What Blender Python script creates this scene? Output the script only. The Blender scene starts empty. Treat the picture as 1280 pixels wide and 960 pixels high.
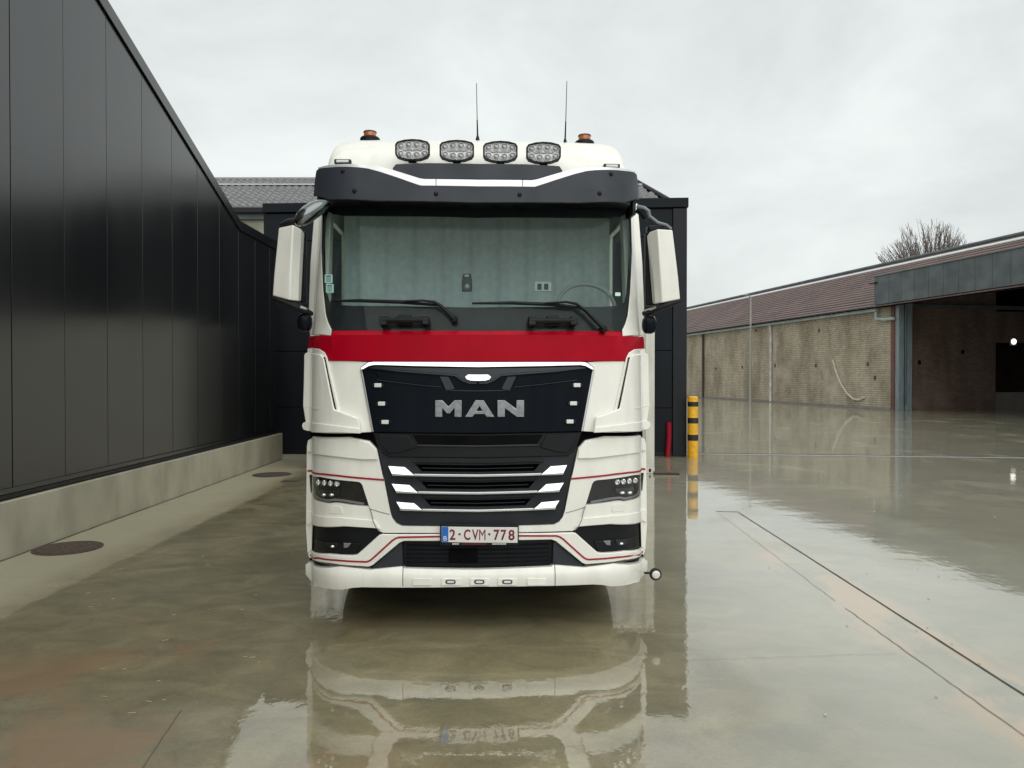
import bpy, bmesh, math, random
from mathutils import Vector, Matrix
from mathutils.geometry import tessellate_polygon
R = math.radians
rnd = random.Random(7)
scene = bpy.context.scene
COL = scene.collection

# ------------------------------------------------------------------ camera
CAMZ = 1.88
PITCH = math.atan(10 / 960.0)
cam_d = bpy.data.cameras.new('camera')
cam_d.sensor_width = 36.0
cam_d.lens = 27.0
cam_d.clip_end = 2000
cam = bpy.data.objects.new('camera', cam_d)
cam.location = (0, 0, CAMZ)
cam.rotation_euler = (math.pi / 2 - PITCH, 0, 0)
COL.objects.link(cam)
scene.camera = cam

# ------------------------------------------------------------------ sky, sun, exposure
SUN_EL, SUN_ROT = R(55), R(166)
world = bpy.data.worlds.new('World')
scene.world = world
world.use_nodes = True
wn, wl = world.node_tree.nodes, world.node_tree.links
wn.clear()
wout = wn.new('ShaderNodeOutputWorld')
sky = wn.new('ShaderNodeTexSky')
sky.sky_type = 'NISHITA'
sky.sun_disc = False
sky.sun_elevation = SUN_EL
sky.sun_rotation = SUN_ROT
sky.dust_density = 4.0
bg_clear = wn.new('ShaderNodeBackground')
bg_clear.inputs['Strength'].default_value = 0.06
wl.new(sky.outputs['Color'], bg_clear.inputs['Color'])
wtc = wn.new('ShaderNodeTexCoord')
wmap = wn.new('ShaderNodeMapping')
wmap.inputs['Scale'].default_value = (1.0, 1.0, 1.9)
wmap.inputs['Location'].default_value = (3.3, 1.2, 0.4)
wl.new(wtc.outputs['Generated'], wmap.inputs['Vector'])
cn = wn.new('ShaderNodeTexNoise')
cn.inputs['Scale'].default_value = 2.9
cn.inputs['Detail'].default_value = 7
cn.inputs['Roughness'].default_value = 0.58
cn.inputs['Distortion'].default_value = 0.35
wl.new(wmap.outputs['Vector'], cn.inputs['Vector'])
cr = wn.new('ShaderNodeValToRGB')
cr.color_ramp.elements[0].position = 0.28
cr.color_ramp.elements[0].color = (0.62, 0.67, 0.66, 1)
cr.color_ramp.elements[1].position = 0.70
cr.color_ramp.elements[1].color = (0.86, 0.905, 0.89, 1)
wl.new(cn.outputs['Fac'], cr.inputs['Fac'])
bg_cloud = wn.new('ShaderNodeBackground')
bg_cloud.inputs['Strength'].default_value = 0.83
wl.new(cr.outputs['Color'], bg_cloud.inputs['Color'])
wmix = wn.new('ShaderNodeMixShader')
wmix.inputs['Fac'].default_value = 0.95
wl.new(bg_clear.outputs[0], wmix.inputs[1])
wl.new(bg_cloud.outputs[0], wmix.inputs[2])
wl.new(wmix.outputs[0], wout.inputs['Surface'])

sun_d = bpy.data.lights.new('sun', 'SUN')
sun_d.energy = 1.5
sun_d.angle = R(85)
sun_d.color = (1.0, 0.98, 0.94)
sun = bpy.data.objects.new('sun', sun_d)
sun.location = (4, -10, 20)
COL.objects.link(sun)
sun.rotation_euler = (R(35), 0, R(14))      # light travels towards +y and down: veiled sun behind the camera

scene.view_settings.view_transform = 'Standard'
scene.view_settings.look = 'None'
scene.view_settings.exposure = 0.40
scene.view_settings.gamma = 1.0
scene.view_settings.use_curve_mapping = False

# ------------------------------------------------------------------ rays from measured picture points to real places
def ray(px, py):
    a, b = (px - 640) / 960.0, (480 - py) / 960.0
    c, s = math.cos(PITCH), math.sin(PITCH)
    return Vector((a, c + b * s, -s + b * c))
CAM = Vector((0, 0, CAMZ))
def ground(px, py):
    d = ray(px, py); t = -CAMZ / d.z
    return CAM + d * t
def at_depth(px, py, depth):
    d = ray(px, py)
    return CAM + d * (depth / d.y)

# ------------------------------------------------------------------ materials
MATS = {}
def nodes_of(m):
    return m.node_tree.nodes, m.node_tree.links
def mat(name, col, rough=0.5, metal=0.0, var=0.12, scale=6.0, coat=0.0, bump=0.0, bscale=60.0, spec=0.5, ior=1.5, stretch=(1, 1, 1), vcol=None, lo=0.38, hi=0.66, emit=None):
    m = bpy.data.materials.new(name); m.use_nodes = True
    n, l = nodes_of(m)
    b = n['Principled BSDF']
    b.inputs['Roughness'].default_value = rough
    b.inputs['Metallic'].default_value = metal
    b.inputs['Coat Weight'].default_value = coat
    b.inputs['Coat Roughness'].default_value = 0.06
    b.inputs['Specular IOR Level'].default_value = spec
    b.inputs['IOR'].default_value = ior
    tc = n.new('ShaderNodeTexCoord')
    mp = n.new('ShaderNodeMapping'); mp.inputs['Scale'].default_value = stretch
    l.new(tc.outputs['Object'], mp.inputs['Vector'])
    nz = n.new('ShaderNodeTexNoise'); nz.inputs['Scale'].default_value = scale; nz.inputs['Detail'].default_value = 6
    l.new(mp.outputs['Vector'], nz.inputs['Vector'])
    rp = n.new('ShaderNodeValToRGB')
    rp.color_ramp.elements[0].position = lo; rp.color_ramp.elements[1].position = hi
    c2 = vcol if vcol else tuple(x * (1 - var) for x in col)
    rp.color_ramp.elements[0].color = (*c2, 1); rp.color_ramp.elements[1].color = (*col, 1)
    l.new(nz.outputs['Fac'], rp.inputs['Fac'])
    l.new(rp.outputs['Color'], b.inputs['Base Color'])
    if rough > 0.03:
        mr = n.new('ShaderNodeMapRange')
        mr.inputs['From Min'].default_value = 0.3; mr.inputs['From Max'].default_value = 0.7
        mr.inputs['To Min'].default_value = min(1, rough * 1.2); mr.inputs['To Max'].default_value = rough * 0.85
        l.new(nz.outputs['Fac'], mr.inputs['Value']); l.new(mr.outputs[0], b.inputs['Roughness'])
    if bump:
        bz = n.new('ShaderNodeTexNoise'); bz.inputs['Scale'].default_value = bscale; bz.inputs['Detail'].default_value = 4
        l.new(mp.outputs['Vector'], bz.inputs['Vector'])
        bp = n.new('ShaderNodeBump'); bp.inputs['Strength'].default_value = bump; bp.inputs['Distance'].default_value = 0.01
        l.new(bz.outputs['Fac'], bp.inputs['Height']); l.new(bp.outputs['Normal'], b.inputs['Normal'])
    if emit:
        b.inputs['Emission Color'].default_value = (*emit[0], 1); b.inputs['Emission Strength'].default_value = emit[1]
    MATS[name] = m
    return m

mat('paint_white', (0.82, 0.815, 0.75), 0.32, coat=0.6, scale=3.0, vcol=(0.745, 0.735, 0.66), stretch=(3, 3, 0.8), lo=0.25, hi=0.55)
mat('paint_red', (0.38, 0.001, 0.013), 0.35, coat=0.0, var=0.1, spec=0.10)
mat('stripe_red', (0.33, 0.006, 0.022), 0.4)
mat('plastic_grey', (0.032, 0.037, 0.047), 0.5, scale=4, bump=0.05, bscale=300, spec=0.3)
mat('plastic_black', (0.007, 0.008, 0.010), 0.45, scale=8, bump=0.05, bscale=300, spec=0.22)
mat('gloss_black', (0.004, 0.006, 0.010), 0.16, scale=3, stretch=(3, 3, 0.6), vcol=(0.006, 0.008, 0.011), spec=0.08)
mat('frit_black', (0.008, 0.010, 0.014), 0.5, spec=0.2)
mat('letter_metal', (0.33, 0.34, 0.35), 0.22, metal=1.0, scale=30, var=0.3)
mat('pod_black', (0.20, 0.22, 0.22), 0.12, metal=1.0)
mat('reflector_bright', (0.80, 0.81, 0.81), 0.3, metal=0.3)
mat('deep_black', (0.003, 0.003, 0.004), 0.8, spec=0.08)
mat('chrome', (0.82, 0.83, 0.84), 0.08, metal=1.0, var=0.05)
mat('silver', (0.62, 0.63, 0.63), 0.28, metal=0.9, var=0.1)
mat('dark_chrome', (0.07, 0.075, 0.08), 0.2, metal=1.0)
mat('pole_grey', (0.34, 0.33, 0.30), 0.5)
mat('lip_silver', (0.80, 0.81, 0.82), 0.3, metal=0.35, coat=0.4)
mat('rubber', (0.014, 0.014, 0.015), 0.75, bump=0.2, bscale=80)
mat('steel_frame', (0.03, 0.031, 0.034), 0.55, scale=9, vcol=(0.06, 0.045, 0.035))
mat('lens_white', (0.72, 0.73, 0.70), 0.2, coat=0.6)
mat('lens_amber', (0.55, 0.13, 0.02), 0.2, coat=0.7, spec=0.6)
mat('lamp_dark', (0.010, 0.011, 0.013), 0.2, spec=0.2)
mat('grille_grey', (0.020, 0.023, 0.028), 0.5, scale=4, spec=0.25)
mat('lamp_grey', (0.20, 0.20, 0.21), 0.25, coat=0.5)
mat('plate_white', (0.74, 0.73, 0.70), 0.4)
mat('plate_red', (0.19, 0.012, 0.022), 0.5)
mat('plate_blue', (0.01, 0.13, 0.50), 0.4)
mat('fabric_grey', (0.60, 0.67, 0.685), 0.9, scale=20)
mat('interior_dark', (0.045, 0.047, 0.05), 0.7)
mat('sticker', (0.55, 0.75, 0.70), 0.4)
mat('sticker_green', (0.20, 0.52, 0.38), 0.4)
mat('sticker_blue', (0.10, 0.18, 0.42), 0.4)
mat('device_grey', (0.30, 0.31, 0.31), 0.4)
mat('clad_dark', (0.006, 0.0065, 0.0072), 0.21, bump=0.10, bscale=1.3, scale=0.8, vcol=(0.008, 0.0085, 0.0092), stretch=(1, 1, 0.3), spec=0.8, ior=1.62)
mat('clad_shed', (0.010, 0.0125, 0.016), 0.5, spec=0.12, scale=1.2, vcol=(0.013, 0.0155, 0.019), stretch=(1, 1, 0.4))
mat('trim_dark', (0.012, 0.014, 0.017), 0.4, scale=3, spec=0.25)
mat('container_white', (0.68, 0.67, 0.61), 0.42, scale=2.5, vcol=(0.55, 0.53, 0.46), stretch=(2, 2, 0.5))
mat('yellow', (0.80, 0.43, 0.010), 0.45, scale=10, vcol=(0.62, 0.32, 0.015))
mat('band_black', (0.012, 0.012, 0.013), 0.5)
mat('red_plastic', (0.30, 0.006, 0.02), 0.5, spec=0.2)
mat('rust_iron', (0.085, 0.054, 0.042), 0.6, scale=40, vcol=(0.045, 0.032, 0.026), bump=0.5, bscale=90)
mat('steel_post', (0.20, 0.245, 0.26), 0.5, scale=3, vcol=(0.15, 0.185, 0.20), stretch=(2, 2, 0.4))
mat('fascia_grey', (0.085, 0.102, 0.108), 0.5, scale=1.5, vcol=(0.06, 0.072, 0.078))
mat('gutter_grey', (0.40, 0.46, 0.46), 0.5, scale=2, vcol=(0.30, 0.35, 0.35))
mat('pipe_white', (0.60, 0.59, 0.57), 0.5, scale=2, vcol=(0.42, 0.41, 0.38))
mat('hose', (0.55, 0.50, 0.40), 0.6)
mat('bark', (0.13, 0.11, 0.095), 0.9, scale=5)
mat('roof_tile', (0.23, 0.23, 0.235), 0.5, scale=14, vcol=(0.15, 0.15, 0.155))
mat('render_pale', (0.33, 0.32, 0.25), 0.8, scale=2, vcol=(0.24, 0.235, 0.18))
mat('flashing', (0.62, 0.63, 0.63), 0.4)
mat('block_grey', (0.22, 0.20, 0.18), 0.8, scale=3)
mat('lamp_lit', (0.9, 0.9, 0.9), 0.4, emit=((1.0, 0.97, 0.9), 1.6))
mat('straw', (0.50, 0.45, 0.30), 0.7)
mat('joint_dark', (0.025, 0.024, 0.022), 0.6)

def scuffed(src, dst):
    m = MATS[src].copy(); m.name = dst; n, l = nodes_of(m); b = n['Principled BSDF']
    lk = b.inputs['Base Color'].links[0]; col = lk.from_socket
    tc = n.new('ShaderNodeTexCoord'); mp = n.new('ShaderNodeMapping'); mp.inputs['Scale'].default_value = (3.2, 3.2, 16); mp.inputs['Rotation'].default_value = (0, 0.25, 0)
    l.new(tc.outputs['Object'], mp.inputs['Vector'])
    z = n.new('ShaderNodeTexNoise'); z.inputs['Scale'].default_value = 5.5; z.inputs['Detail'].default_value = 8; z.inputs['Roughness'].default_value = 0.75
    l.new(mp.outputs[0], z.inputs['Vector'])
    r = n.new('ShaderNodeValToRGB'); r.color_ramp.elements[0].position = 0.66; r.color_ramp.elements[1].position = 0.72
    l.new(z.outputs['Fac'], r.inputs['Fac'])
    x = n.new('ShaderNodeMix'); x.data_type = 'RGBA'; x.inputs[7].default_value = (0.16, 0.15, 0.13, 1)
    mu = n.new('ShaderNodeMath'); mu.operation = 'MULTIPLY'; mu.inputs[1].default_value = 0.75; l.new(r.outputs['Color'], mu.inputs[0])
    l.new(mu.outputs[0], x.inputs['Factor']); l.new(col, x.inputs[6]); l.new(x.outputs[2], b.inputs['Base Color'])
    MATS[dst] = m
scuffed('paint_white', 'paint_scuffed')
# glass
def schlick(n, l):
    lw = n.new('ShaderNodeLayerWeight'); lw.inputs['Blend'].default_value = 0.5
    pw = n.new('ShaderNodeMath'); pw.operation = 'POWER'; pw.inputs[1].default_value = 5.0
    l.new(lw.outputs['Facing'], pw.inputs[0])
    mm = n.new('ShaderNodeMath'); mm.operation = 'MULTIPLY_ADD'; mm.inputs[1].default_value = 0.95; mm.inputs[2].default_value = 0.03
    l.new(pw.outputs[0], mm.inputs[0])
    return mm
def make_glass():
    m = bpy.data.materials.new('windscreen_glass'); m.use_nodes = True
    n, l = nodes_of(m); n.clear()
    out = n.new('ShaderNodeOutputMaterial')
    tr = n.new('ShaderNodeBsdfTransparent'); tr.inputs['Color'].default_value = (0.86, 0.91, 0.895, 1)
    gl = n.new('ShaderNodeBsdfGlossy'); gl.inputs['Roughness'].default_value = 0.03; gl.inputs['Color'].default_value = (0.95, 1, 0.98, 1)
    df = n.new('ShaderNodeBsdfDiffuse'); df.inputs['Color'].default_value = (0.42, 0.47, 0.45, 1)
    fr = schlick(n, l)
    tc = n.new('ShaderNodeTexCoord'); mp = n.new('ShaderNodeMapping'); mp.inputs['Scale'].default_value = (14, 14, 0.9)
    l.new(tc.outputs['Object'], mp.inputs['Vector'])
    nz = n.new('ShaderNodeTexNoise'); nz.inputs['Scale'].default_value = 2.0; nz.inputs['Detail'].default_value = 6; nz.inputs['Roughness'].default_value = 0.65
    l.new(mp.outputs['Vector'], nz.inputs['Vector'])
    mr = n.new('ShaderNodeMapRange'); mr.inputs['From Min'].default_value = 0.3; mr.inputs['From Max'].default_value = 0.75
    mr.inputs['To Min'].default_value = 0.003; mr.inputs['To Max'].default_value = 0.018
    l.new(nz.outputs['Fac'], mr.inputs['Value'])
    m1 = n.new('ShaderNodeMixShader'); l.new(mr.outputs[0], m1.inputs['Fac']); l.new(tr.outputs[0], m1.inputs[1]); l.new(df.outputs[0], m1.inputs[2])
    ma = n.new('ShaderNodeMath'); ma.operation = 'MULTIPLY'; ma.inputs[1].default_value = 0.22
    l.new(fr.outputs[0], ma.inputs[0])
    m2 = n.new('ShaderNodeMixShader'); l.new(ma.outputs[0], m2.inputs['Fac']); l.new(m1.outputs[0], m2.inputs[1]); l.new(gl.outputs[0], m2.inputs[2])
    l.new(m2.outputs[0], out.inputs['Surface'])
    MATS['glass'] = m
    m = bpy.data.materials.new('clear_cover'); m.use_nodes = True
    n, l = nodes_of(m); n.clear()
    out = n.new('ShaderNodeOutputMaterial'); tr = n.new('ShaderNodeBsdfTransparent'); tr.inputs['Color'].default_value = (0.98, 0.98, 0.98, 1)
    gl = n.new('ShaderNodeBsdfGlossy'); gl.inputs['Roughness'].default_value = 0.05
    fr = schlick(n, l)
    m2 = n.new('ShaderNodeMixShader'); l.new(fr.outputs[0], m2.inputs['Fac']); l.new(tr.outputs[0], m2.inputs[1]); l.new(gl.outputs[0], m2.inputs[2])
    l.new(m2.outputs[0], out.inputs['Surface'])
    MATS['clear'] = m
make_glass()

def make_brick(name, c1, c2, mortar, stain, wash):
    m = bpy.data.materials.new(name); m.use_nodes = True
    n, l = nodes_of(m); b = n['Principled BSDF']; b.inputs['Roughness'].default_value = 0.85
    tc = n.new('ShaderNodeTexCoord'); sp = n.new('ShaderNodeSeparateXYZ'); l.new(tc.outputs['Object'], sp.inputs[0])
    ad = n.new('ShaderNodeMath'); ad.operation = 'ADD'; l.new(sp.outputs['X'], ad.inputs[0]); l.new(sp.outputs['Y'], ad.inputs[1])
    cb = n.new('ShaderNodeCombineXYZ'); l.new(ad.outputs[0], cb.inputs['X']); l.new(sp.outputs['Z'], cb.inputs['Y'])
    br = n.new('ShaderNodeTexBrick'); br.inputs['Scale'].default_value = 1.0
    br.inputs['Brick Width'].default_value = 0.30; br.inputs['Row Height'].default_value = 0.125; br.inputs['Mortar Size'].default_value = 0.017
    br.inputs['Color1'].default_value = (*c1, 1); br.inputs['Color2'].default_value = (*c2, 1); br.inputs['Mortar'].default_value = (*mortar, 1)
    l.new(cb.outputs[0], br.inputs['Vector'])
    nz = n.new('ShaderNodeTexNoise'); nz.inputs['Scale'].default_value = 0.45; nz.inputs['Detail'].default_value = 8; nz.inputs['Roughness'].default_value = 0.62
    mp = n.new('ShaderNodeMapping'); mp.inputs['Scale'].default_value = (1.4, 1.4, 0.55); l.new(tc.outputs['Object'], mp.inputs['Vector']); l.new(mp.outputs[0], nz.inputs['Vector'])
    rp = n.new('ShaderNodeValToRGB'); rp.color_ramp.elements[0].position = 0.38; rp.color_ramp.elements[1].position = 0.62
    rp.color_ramp.elements[0].color = (*stain, 1); rp.color_ramp.elements[1].color = (1, 1, 1, 1)
    l.new(nz.outputs['Fac'], rp.inputs['Fac'])
    mx = n.new('ShaderNodeMix'); mx.data_type = 'RGBA'; mx.blend_type = 'MULTIPLY'; mx.inputs['Factor'].default_value = 0.85
    l.new(br.outputs['Color'], mx.inputs[6]); l.new(rp.outputs['Color'], mx.inputs[7])
    nz2 = n.new('ShaderNodeTexNoise'); nz2.inputs['Scale'].default_value = 0.28; nz2.inputs['Detail'].default_value = 9; nz2.inputs['Roughness'].default_value = 0.7
    l.new(tc.outputs['Object'], nz2.inputs['Vector'])
    r2 = n.new('ShaderNodeValToRGB'); r2.color_ramp.elements[0].position = 0.52; r2.color_ramp.elements[1].position = 0.72
    l.new(nz2.outputs['Fac'], r2.inputs['Fac'])
    m3 = n.new('ShaderNodeMix'); m3.data_type = 'RGBA'; m3.inputs[7].default_value = (*wash, 1)
    mu = n.new('ShaderNodeMath'); mu.operation = 'MULTIPLY'; mu.inputs[1].default_value = 0.55; l.new(r2.outputs['Color'], mu.inputs[0])
    l.new(mu.outputs[0], m3.inputs['Factor']); l.new(mx.outputs[2], m3.inputs[6])
    l.new(m3.outputs[2], b.inputs['Base Color'])
    bp = n.new('ShaderNodeBump'); bp.inputs['Strength'].default_value = 0.5; bp.inputs['Distance'].default_value = 0.012; bp.invert = True
    l.new(br.outputs['Fac'], bp.inputs['Height']); l.new(bp.outputs['Normal'], b.inputs['Normal'])
    MATS[name] = m
make_brick('brick_pale', (0.49, 0.43, 0.32), (0.38, 0.33, 0.245), (0.24, 0.21, 0.165), (0.52, 0.49, 0.45), (0.56, 0.51, 0.43))
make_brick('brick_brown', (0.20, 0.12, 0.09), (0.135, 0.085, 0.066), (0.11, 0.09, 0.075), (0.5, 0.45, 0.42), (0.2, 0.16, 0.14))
make_brick('brick_red', (0.21, 0.075, 0.055), (0.16, 0.06, 0.045), (0.14, 0.10, 0.085), (0.6, 0.5, 0.5), (0.2, 0.12, 0.1))

def make_course_roof():
    m = bpy.data.materials.new('roof_brown'); m.use_nodes = True
    n, l = nodes_of(m); b = n['Principled BSDF']; b.inputs['Roughness'].default_value = 0.6
    tc = n.new('ShaderNodeTexCoord'); sp = n.new('ShaderNodeSeparateXYZ'); l.new(tc.outputs['Object'], sp.inputs[0])
    cb = n.new('ShaderNodeCombineXYZ'); l.new(sp.outputs['X'], cb.inputs['X']); l.new(sp.outputs['Y'], cb.inputs['Y'])
    br = n.new('ShaderNodeTexBrick'); br.inputs['Brick Width'].default_value = 0.42; br.inputs['Row Height'].default_value = 0.36; br.inputs['Mortar Size'].default_value = 0.03
    br.inputs['Scale'].default_value = 1.0
    br.inputs['Color1'].default_value = (0.135, 0.082, 0.072, 1); br.inputs['Color2'].default_value = (0.105, 0.066, 0.06, 1); br.inputs['Mortar'].default_value = (0.075, 0.048, 0.044, 1)
    l.new(cb.outputs[0], br.inputs['Vector'])
    nz = n.new('ShaderNodeTexNoise'); nz.inputs['Scale'].default_value = 0.5; nz.inputs['Detail'].default_value = 8
    l.new(tc.outputs['Object'], nz.inputs['Vector'])
    rp = n.new('ShaderNodeValToRGB'); rp.color_ramp.elements[0].position = 0.35; rp.color_ramp.elements[1].position = 0.65
    rp.color_ramp.elements[0].color = (0.72, 0.74, 0.74, 1); rp.color_ramp.elements[1].color = (1.1, 1.05, 1.02, 1)
    l.new(nz.outputs['Fac'], rp.inputs['Fac'])
    mx = n.new('ShaderNodeMix'); mx.data_type = 'RGBA'; mx.blend_type = 'MULTIPLY'; mx.inputs['Factor'].default_value = 1.0
    l.new(br.outputs['Color'], mx.inputs[6]); l.new(rp.outputs['Color'], mx.inputs[7]); l.new(mx.outputs[2], b.inputs['Base Color'])
    bp = n.new('ShaderNodeBump'); bp.inputs['Strength'].default_value = 0.6; bp.inputs['Distance'].default_value = 0.03; bp.invert = True
    l.new(br.outputs['Fac'], bp.inputs['Height']); l.new(bp.outputs['Normal'], b.inputs['Normal'])
    MATS['roof_brown'] = m
make_course_roof()

def make_plinth():
    m = mat('plinth_concrete', (0.40, 0.375, 0.285), 0.6, scale=1.6, vcol=(0.30, 0.28, 0.21), stretch=(1.3, 1.3, 0.6), bump=0.15, bscale=30)
make_plinth()

def make_ground():
    m = bpy.data.materials.new('wet_concrete'); m.use_nodes = True
    n, l = nodes_of(m); b = n['Principled BSDF']
    tc = n.new('ShaderNodeTexCoord')
    def noise(scale, detail=6, rough=0.55, st=(1, 1, 1), dist=0.0, off=(0, 0, 0)):
        mp = n.new('ShaderNodeMapping'); mp.inputs['Scale'].default_value = st; mp.inputs['Location'].default_value = off
        l.new(tc.outputs['Object'], mp.inputs['Vector'])
        z = n.new('ShaderNodeTexNoise'); z.inputs['Scale'].default_value = scale; z.inputs['Detail'].default_value = detail
        z.inputs['Roughness'].default_value = rough; z.inputs['Distortion'].default_value = dist
        l.new(mp.outputs[0], z.inputs['Vector']); return z.outputs['Fac']
    def ramp(v, p0, p1, c0, c1):
        r = n.new('ShaderNodeValToRGB'); r.color_ramp.elements[0].position = p0; r.color_ramp.elements[1].position = p1
        r.color_ramp.elements[0].color = (*c0, 1); r.color_ramp.elements[1].color = (*c1, 1); l.new(v, r.inputs['Fac']); return r.outputs['Color']
    def mix(f, a, c, mode='MIX'):
        x = n.new('ShaderNodeMix'); x.data_type = 'RGBA'; x.blend_type = mode
        if isinstance(f, float): x.inputs['Factor'].default_value = f
        else: l.new(f, x.inputs['Factor'])
        for k, v in ((6, a), (7, c)):
            if isinstance(v, tuple): x.inputs[k].default_value = (*v, 1)
            else: l.new(v, x.inputs[k])
        return x.outputs[2]
    def math_(op, a, c):
        x = n.new('ShaderNodeMath'); x.operation = op
        for k, v in ((0, a), (1, c)):
            if isinstance(v, (int, float)): x.inputs[k].default_value = v
            else: l.new(v, x.inputs[k])
        x.use_clamp = op in ('MULTIPLY',)
        return x.outputs[0]
    def rng(v, a, c, lo=0.0, hi=1.0, smooth=True):
        x = n.new('ShaderNodeMapRange'); x.interpolation_type = 'SMOOTHSTEP' if smooth else 'LINEAR'
        x.inputs['From Min'].default_value = a; x.inputs['From Max'].default_value = c; x.inputs['To Min'].default_value = lo; x.inputs['To Max'].default_value = hi
        l.new(v, x.inputs['Value']); return x.outputs[0]
    sp = n.new('ShaderNodeSeparateXYZ'); l.new(tc.outputs['Object'], sp.inputs[0])
    X, Y = sp.outputs['X'], sp.outputs['Y']
    big = noise(0.55, 7, 0.6, (1, 0.7, 1), 0.6)
    med = noise(2.4, 8, 0.68, (0.85, 1.25, 1), 0.7, (3, 7, 0))
    fine = noise(38, 6, 0.75)
    grit = noise(150, 3, 0.7, (1, 1, 1), 0.0, (5, 5, 0))
    col = ramp(big, 0.32, 0.66, (0.19, 0.165, 0.092), (0.345, 0.308, 0.190))
    col = mix(0.7, col, ramp(med, 0.35, 0.65, (0.52, 0.52, 0.50), (1.15, 1.12, 1.06)), 'MULTIPLY')
    col = mix(0.5, col, ramp(fine, 0.3, 0.7, (0.62, 0.62, 0.60), (1.2, 1.2, 1.2)), 'MULTIPLY')
    col = mix(0.6, col, ramp(grit, 0.34, 0.62, (0.66, 0.66, 0.64), (1.15, 1.15, 1.15)), 'MULTIPLY')
    # iron-brown stains left of the truck, worn into the slab
    rust = rng(noise(0.9, 7, 0.6, (1, 1.1, 1), 0.8, (11, 2, 0)), 0.50, 0.62)
    rust = math_('MULTIPLY', rust, rng(X, 0.5, -1.8))
    rust = math_('MULTIPLY', rust, rng(Y, 6.5, 5.0))
    col = mix(math_('MULTIPLY', rust, 0.6), col, (0.27, 0.165, 0.085))
    # pale strip of less soaked concrete along the wall
    wob = math_('MULTIPLY', noise(0.8, 5, 0.6, off=(5, 1, 0)), 2.4)
    edge = math_('ADD', X, wob)
    pale = rng(edge, -2.85, -3.5)
    col = mix(math_('MULTIPLY', pale, 0.75), col, (0.36, 0.335, 0.245))
    # greyer slab on the yard side
    col = mix(math_('MULTIPLY', rng(X, 0.9, 2.2), 0.55), col, (0.285, 0.28, 0.215))
    # ochre silt along the strip
    silt = rng(noise(1.7, 7, 0.65, (1.2, 0.5, 1), 0.4, (2, 9, 0)), 0.46, 0.6)
    sx = math_('MULTIPLY', rng(X, 2.35, 2.75), rng(X, 3.35, 3.0))
    sx = math_('MULTIPLY', sx, rng(Y, 10.6, 8.0))
    col = mix(math_('MULTIPLY', math_('MULTIPLY', silt, sx), 0.8), col, (0.42, 0.30, 0.18))
    l.new(col, b.inputs['Base Color'])
    b.inputs['Roughness'].default_value = 0.5
    b.inputs['Specular IOR Level'].default_value = 0.4
    # water film
    b.inputs['Coat IOR'].default_value = 2.35
    film = noise(0.8, 5, 0.55, (1, 0.8, 1), 0.5, (1, 4, 0))
    wet = rng(film, 0.30, 0.5, 0.72, 1.0)
    dry = math_('MULTIPLY', pale, 0.7)
    wet = math_('MULTIPLY', wet, math_('SUBTRACT', 1.0, dry))
    l.new(wet, b.inputs['Coat Weight'])
    cr_ = rng(pale, 0, 1, 0.015, 0.16)
    l.new(cr_, b.inputs['Coat Roughness'])
    # ripples
    r1 = noise(8.0, 4, 0.55, (1, 0.7, 1), 0.3)
    r2 = noise(1.1, 3, 0.5, (0.6, 1.1, 1), 0.4, (9, 0, 0))
    r3 = noise(42.0, 2, 0.5, (1, 0.7, 1))
    h = math_('ADD', math_('MULTIPLY', r1, 0.25), math_('MULTIPLY', r2, 0.9))
    h = math_('ADD', h, math_('MULTIPLY', r3, 0.022))
    bp = n.new('ShaderNodeBump'); bp.inputs['Strength'].default_value = 0.27; bp.inputs['Distance'].default_value = 0.012
    l.new(h, bp.inputs['Height']); l.new(bp.outputs['Normal'], b.inputs['Coat Normal'])
    bp2 = n.new('ShaderNodeBump'); bp2.inputs['Strength'].default_value = 0.3; bp2.inputs['Distance'].default_value = 0.004
    l.new(fine, bp2.inputs['Height']); l.new(bp2.outputs['Normal'], b.inputs['Normal'])
    MATS['wet_concrete'] = m
make_ground()

# ------------------------------------------------------------------ mesh helpers
def tag(o, label, cat, group=None):
    o['label'] = label; o['category'] = cat
    if group: o['group'] = group
    return o
def finish(name, bm, m, parent=None, smooth=True, angle=32, bevel=0.0, segs=2):
    me = bpy.data.meshes.new(name)
    bmesh.ops.recalc_face_normals(bm, faces=bm.faces)
    bm.to_mesh(me); bm.free()
    me.materials.append(MATS[m])
    if smooth:
        me.polygons.foreach_set('use_smooth', [True] * len(me.polygons))
        me.set_sharp_from_angle(angle=R(angle))
    o = bpy.data.objects.new(name, me)
    COL.objects.link(o)
    if parent: o.parent = parent
    if bevel:
        b = o.modifiers.new('edge', 'BEVEL'); b.width = bevel; b.segments = segs; b.limit_method = 'ANGLE'; b.angle_limit = R(38)
    return o
def empty(name, loc=(0, 0, 0), rz=0.0, parent=None):
    o = bpy.data.objects.new(name, None); o.location = loc; o.rotation_euler = (0, 0, rz)
    o.empty_display_size = 0.2
    COL.objects.link(o)
    if parent: o.parent = parent
    return o
def add_box(bm, x0, x1, y0, y1, z0, z1):
    vs = [bm.verts.new((x, y, z)) for x in (x0, x1) for y in (y0, y1) for z in (z0, z1)]
    for f in ((0, 1, 3, 2), (4, 6, 7, 5), (0, 4, 5, 1), (2, 3, 7, 6), (0, 2, 6, 4), (1, 5, 7, 3)):
        bm.faces.new([vs[i] for i in f])
    return vs
def box(name, x0, x1, y0, y1, z0, z1, m, parent=None, bevel=0.0):
    bm = bmesh.new(); add_box(bm, x0, x1, y0, y1, z0, z1)
    return finish(name, bm, m, parent, smooth=bool(bevel), bevel=bevel)
def frame_at(d):
    d = d.normalized(); a = Vector((0, 0, 1)) if abs(d.z) < 0.9 else Vector((1, 0, 0))
    u = d.cross(a).normalized(); return u, d.cross(u).normalized()
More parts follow.
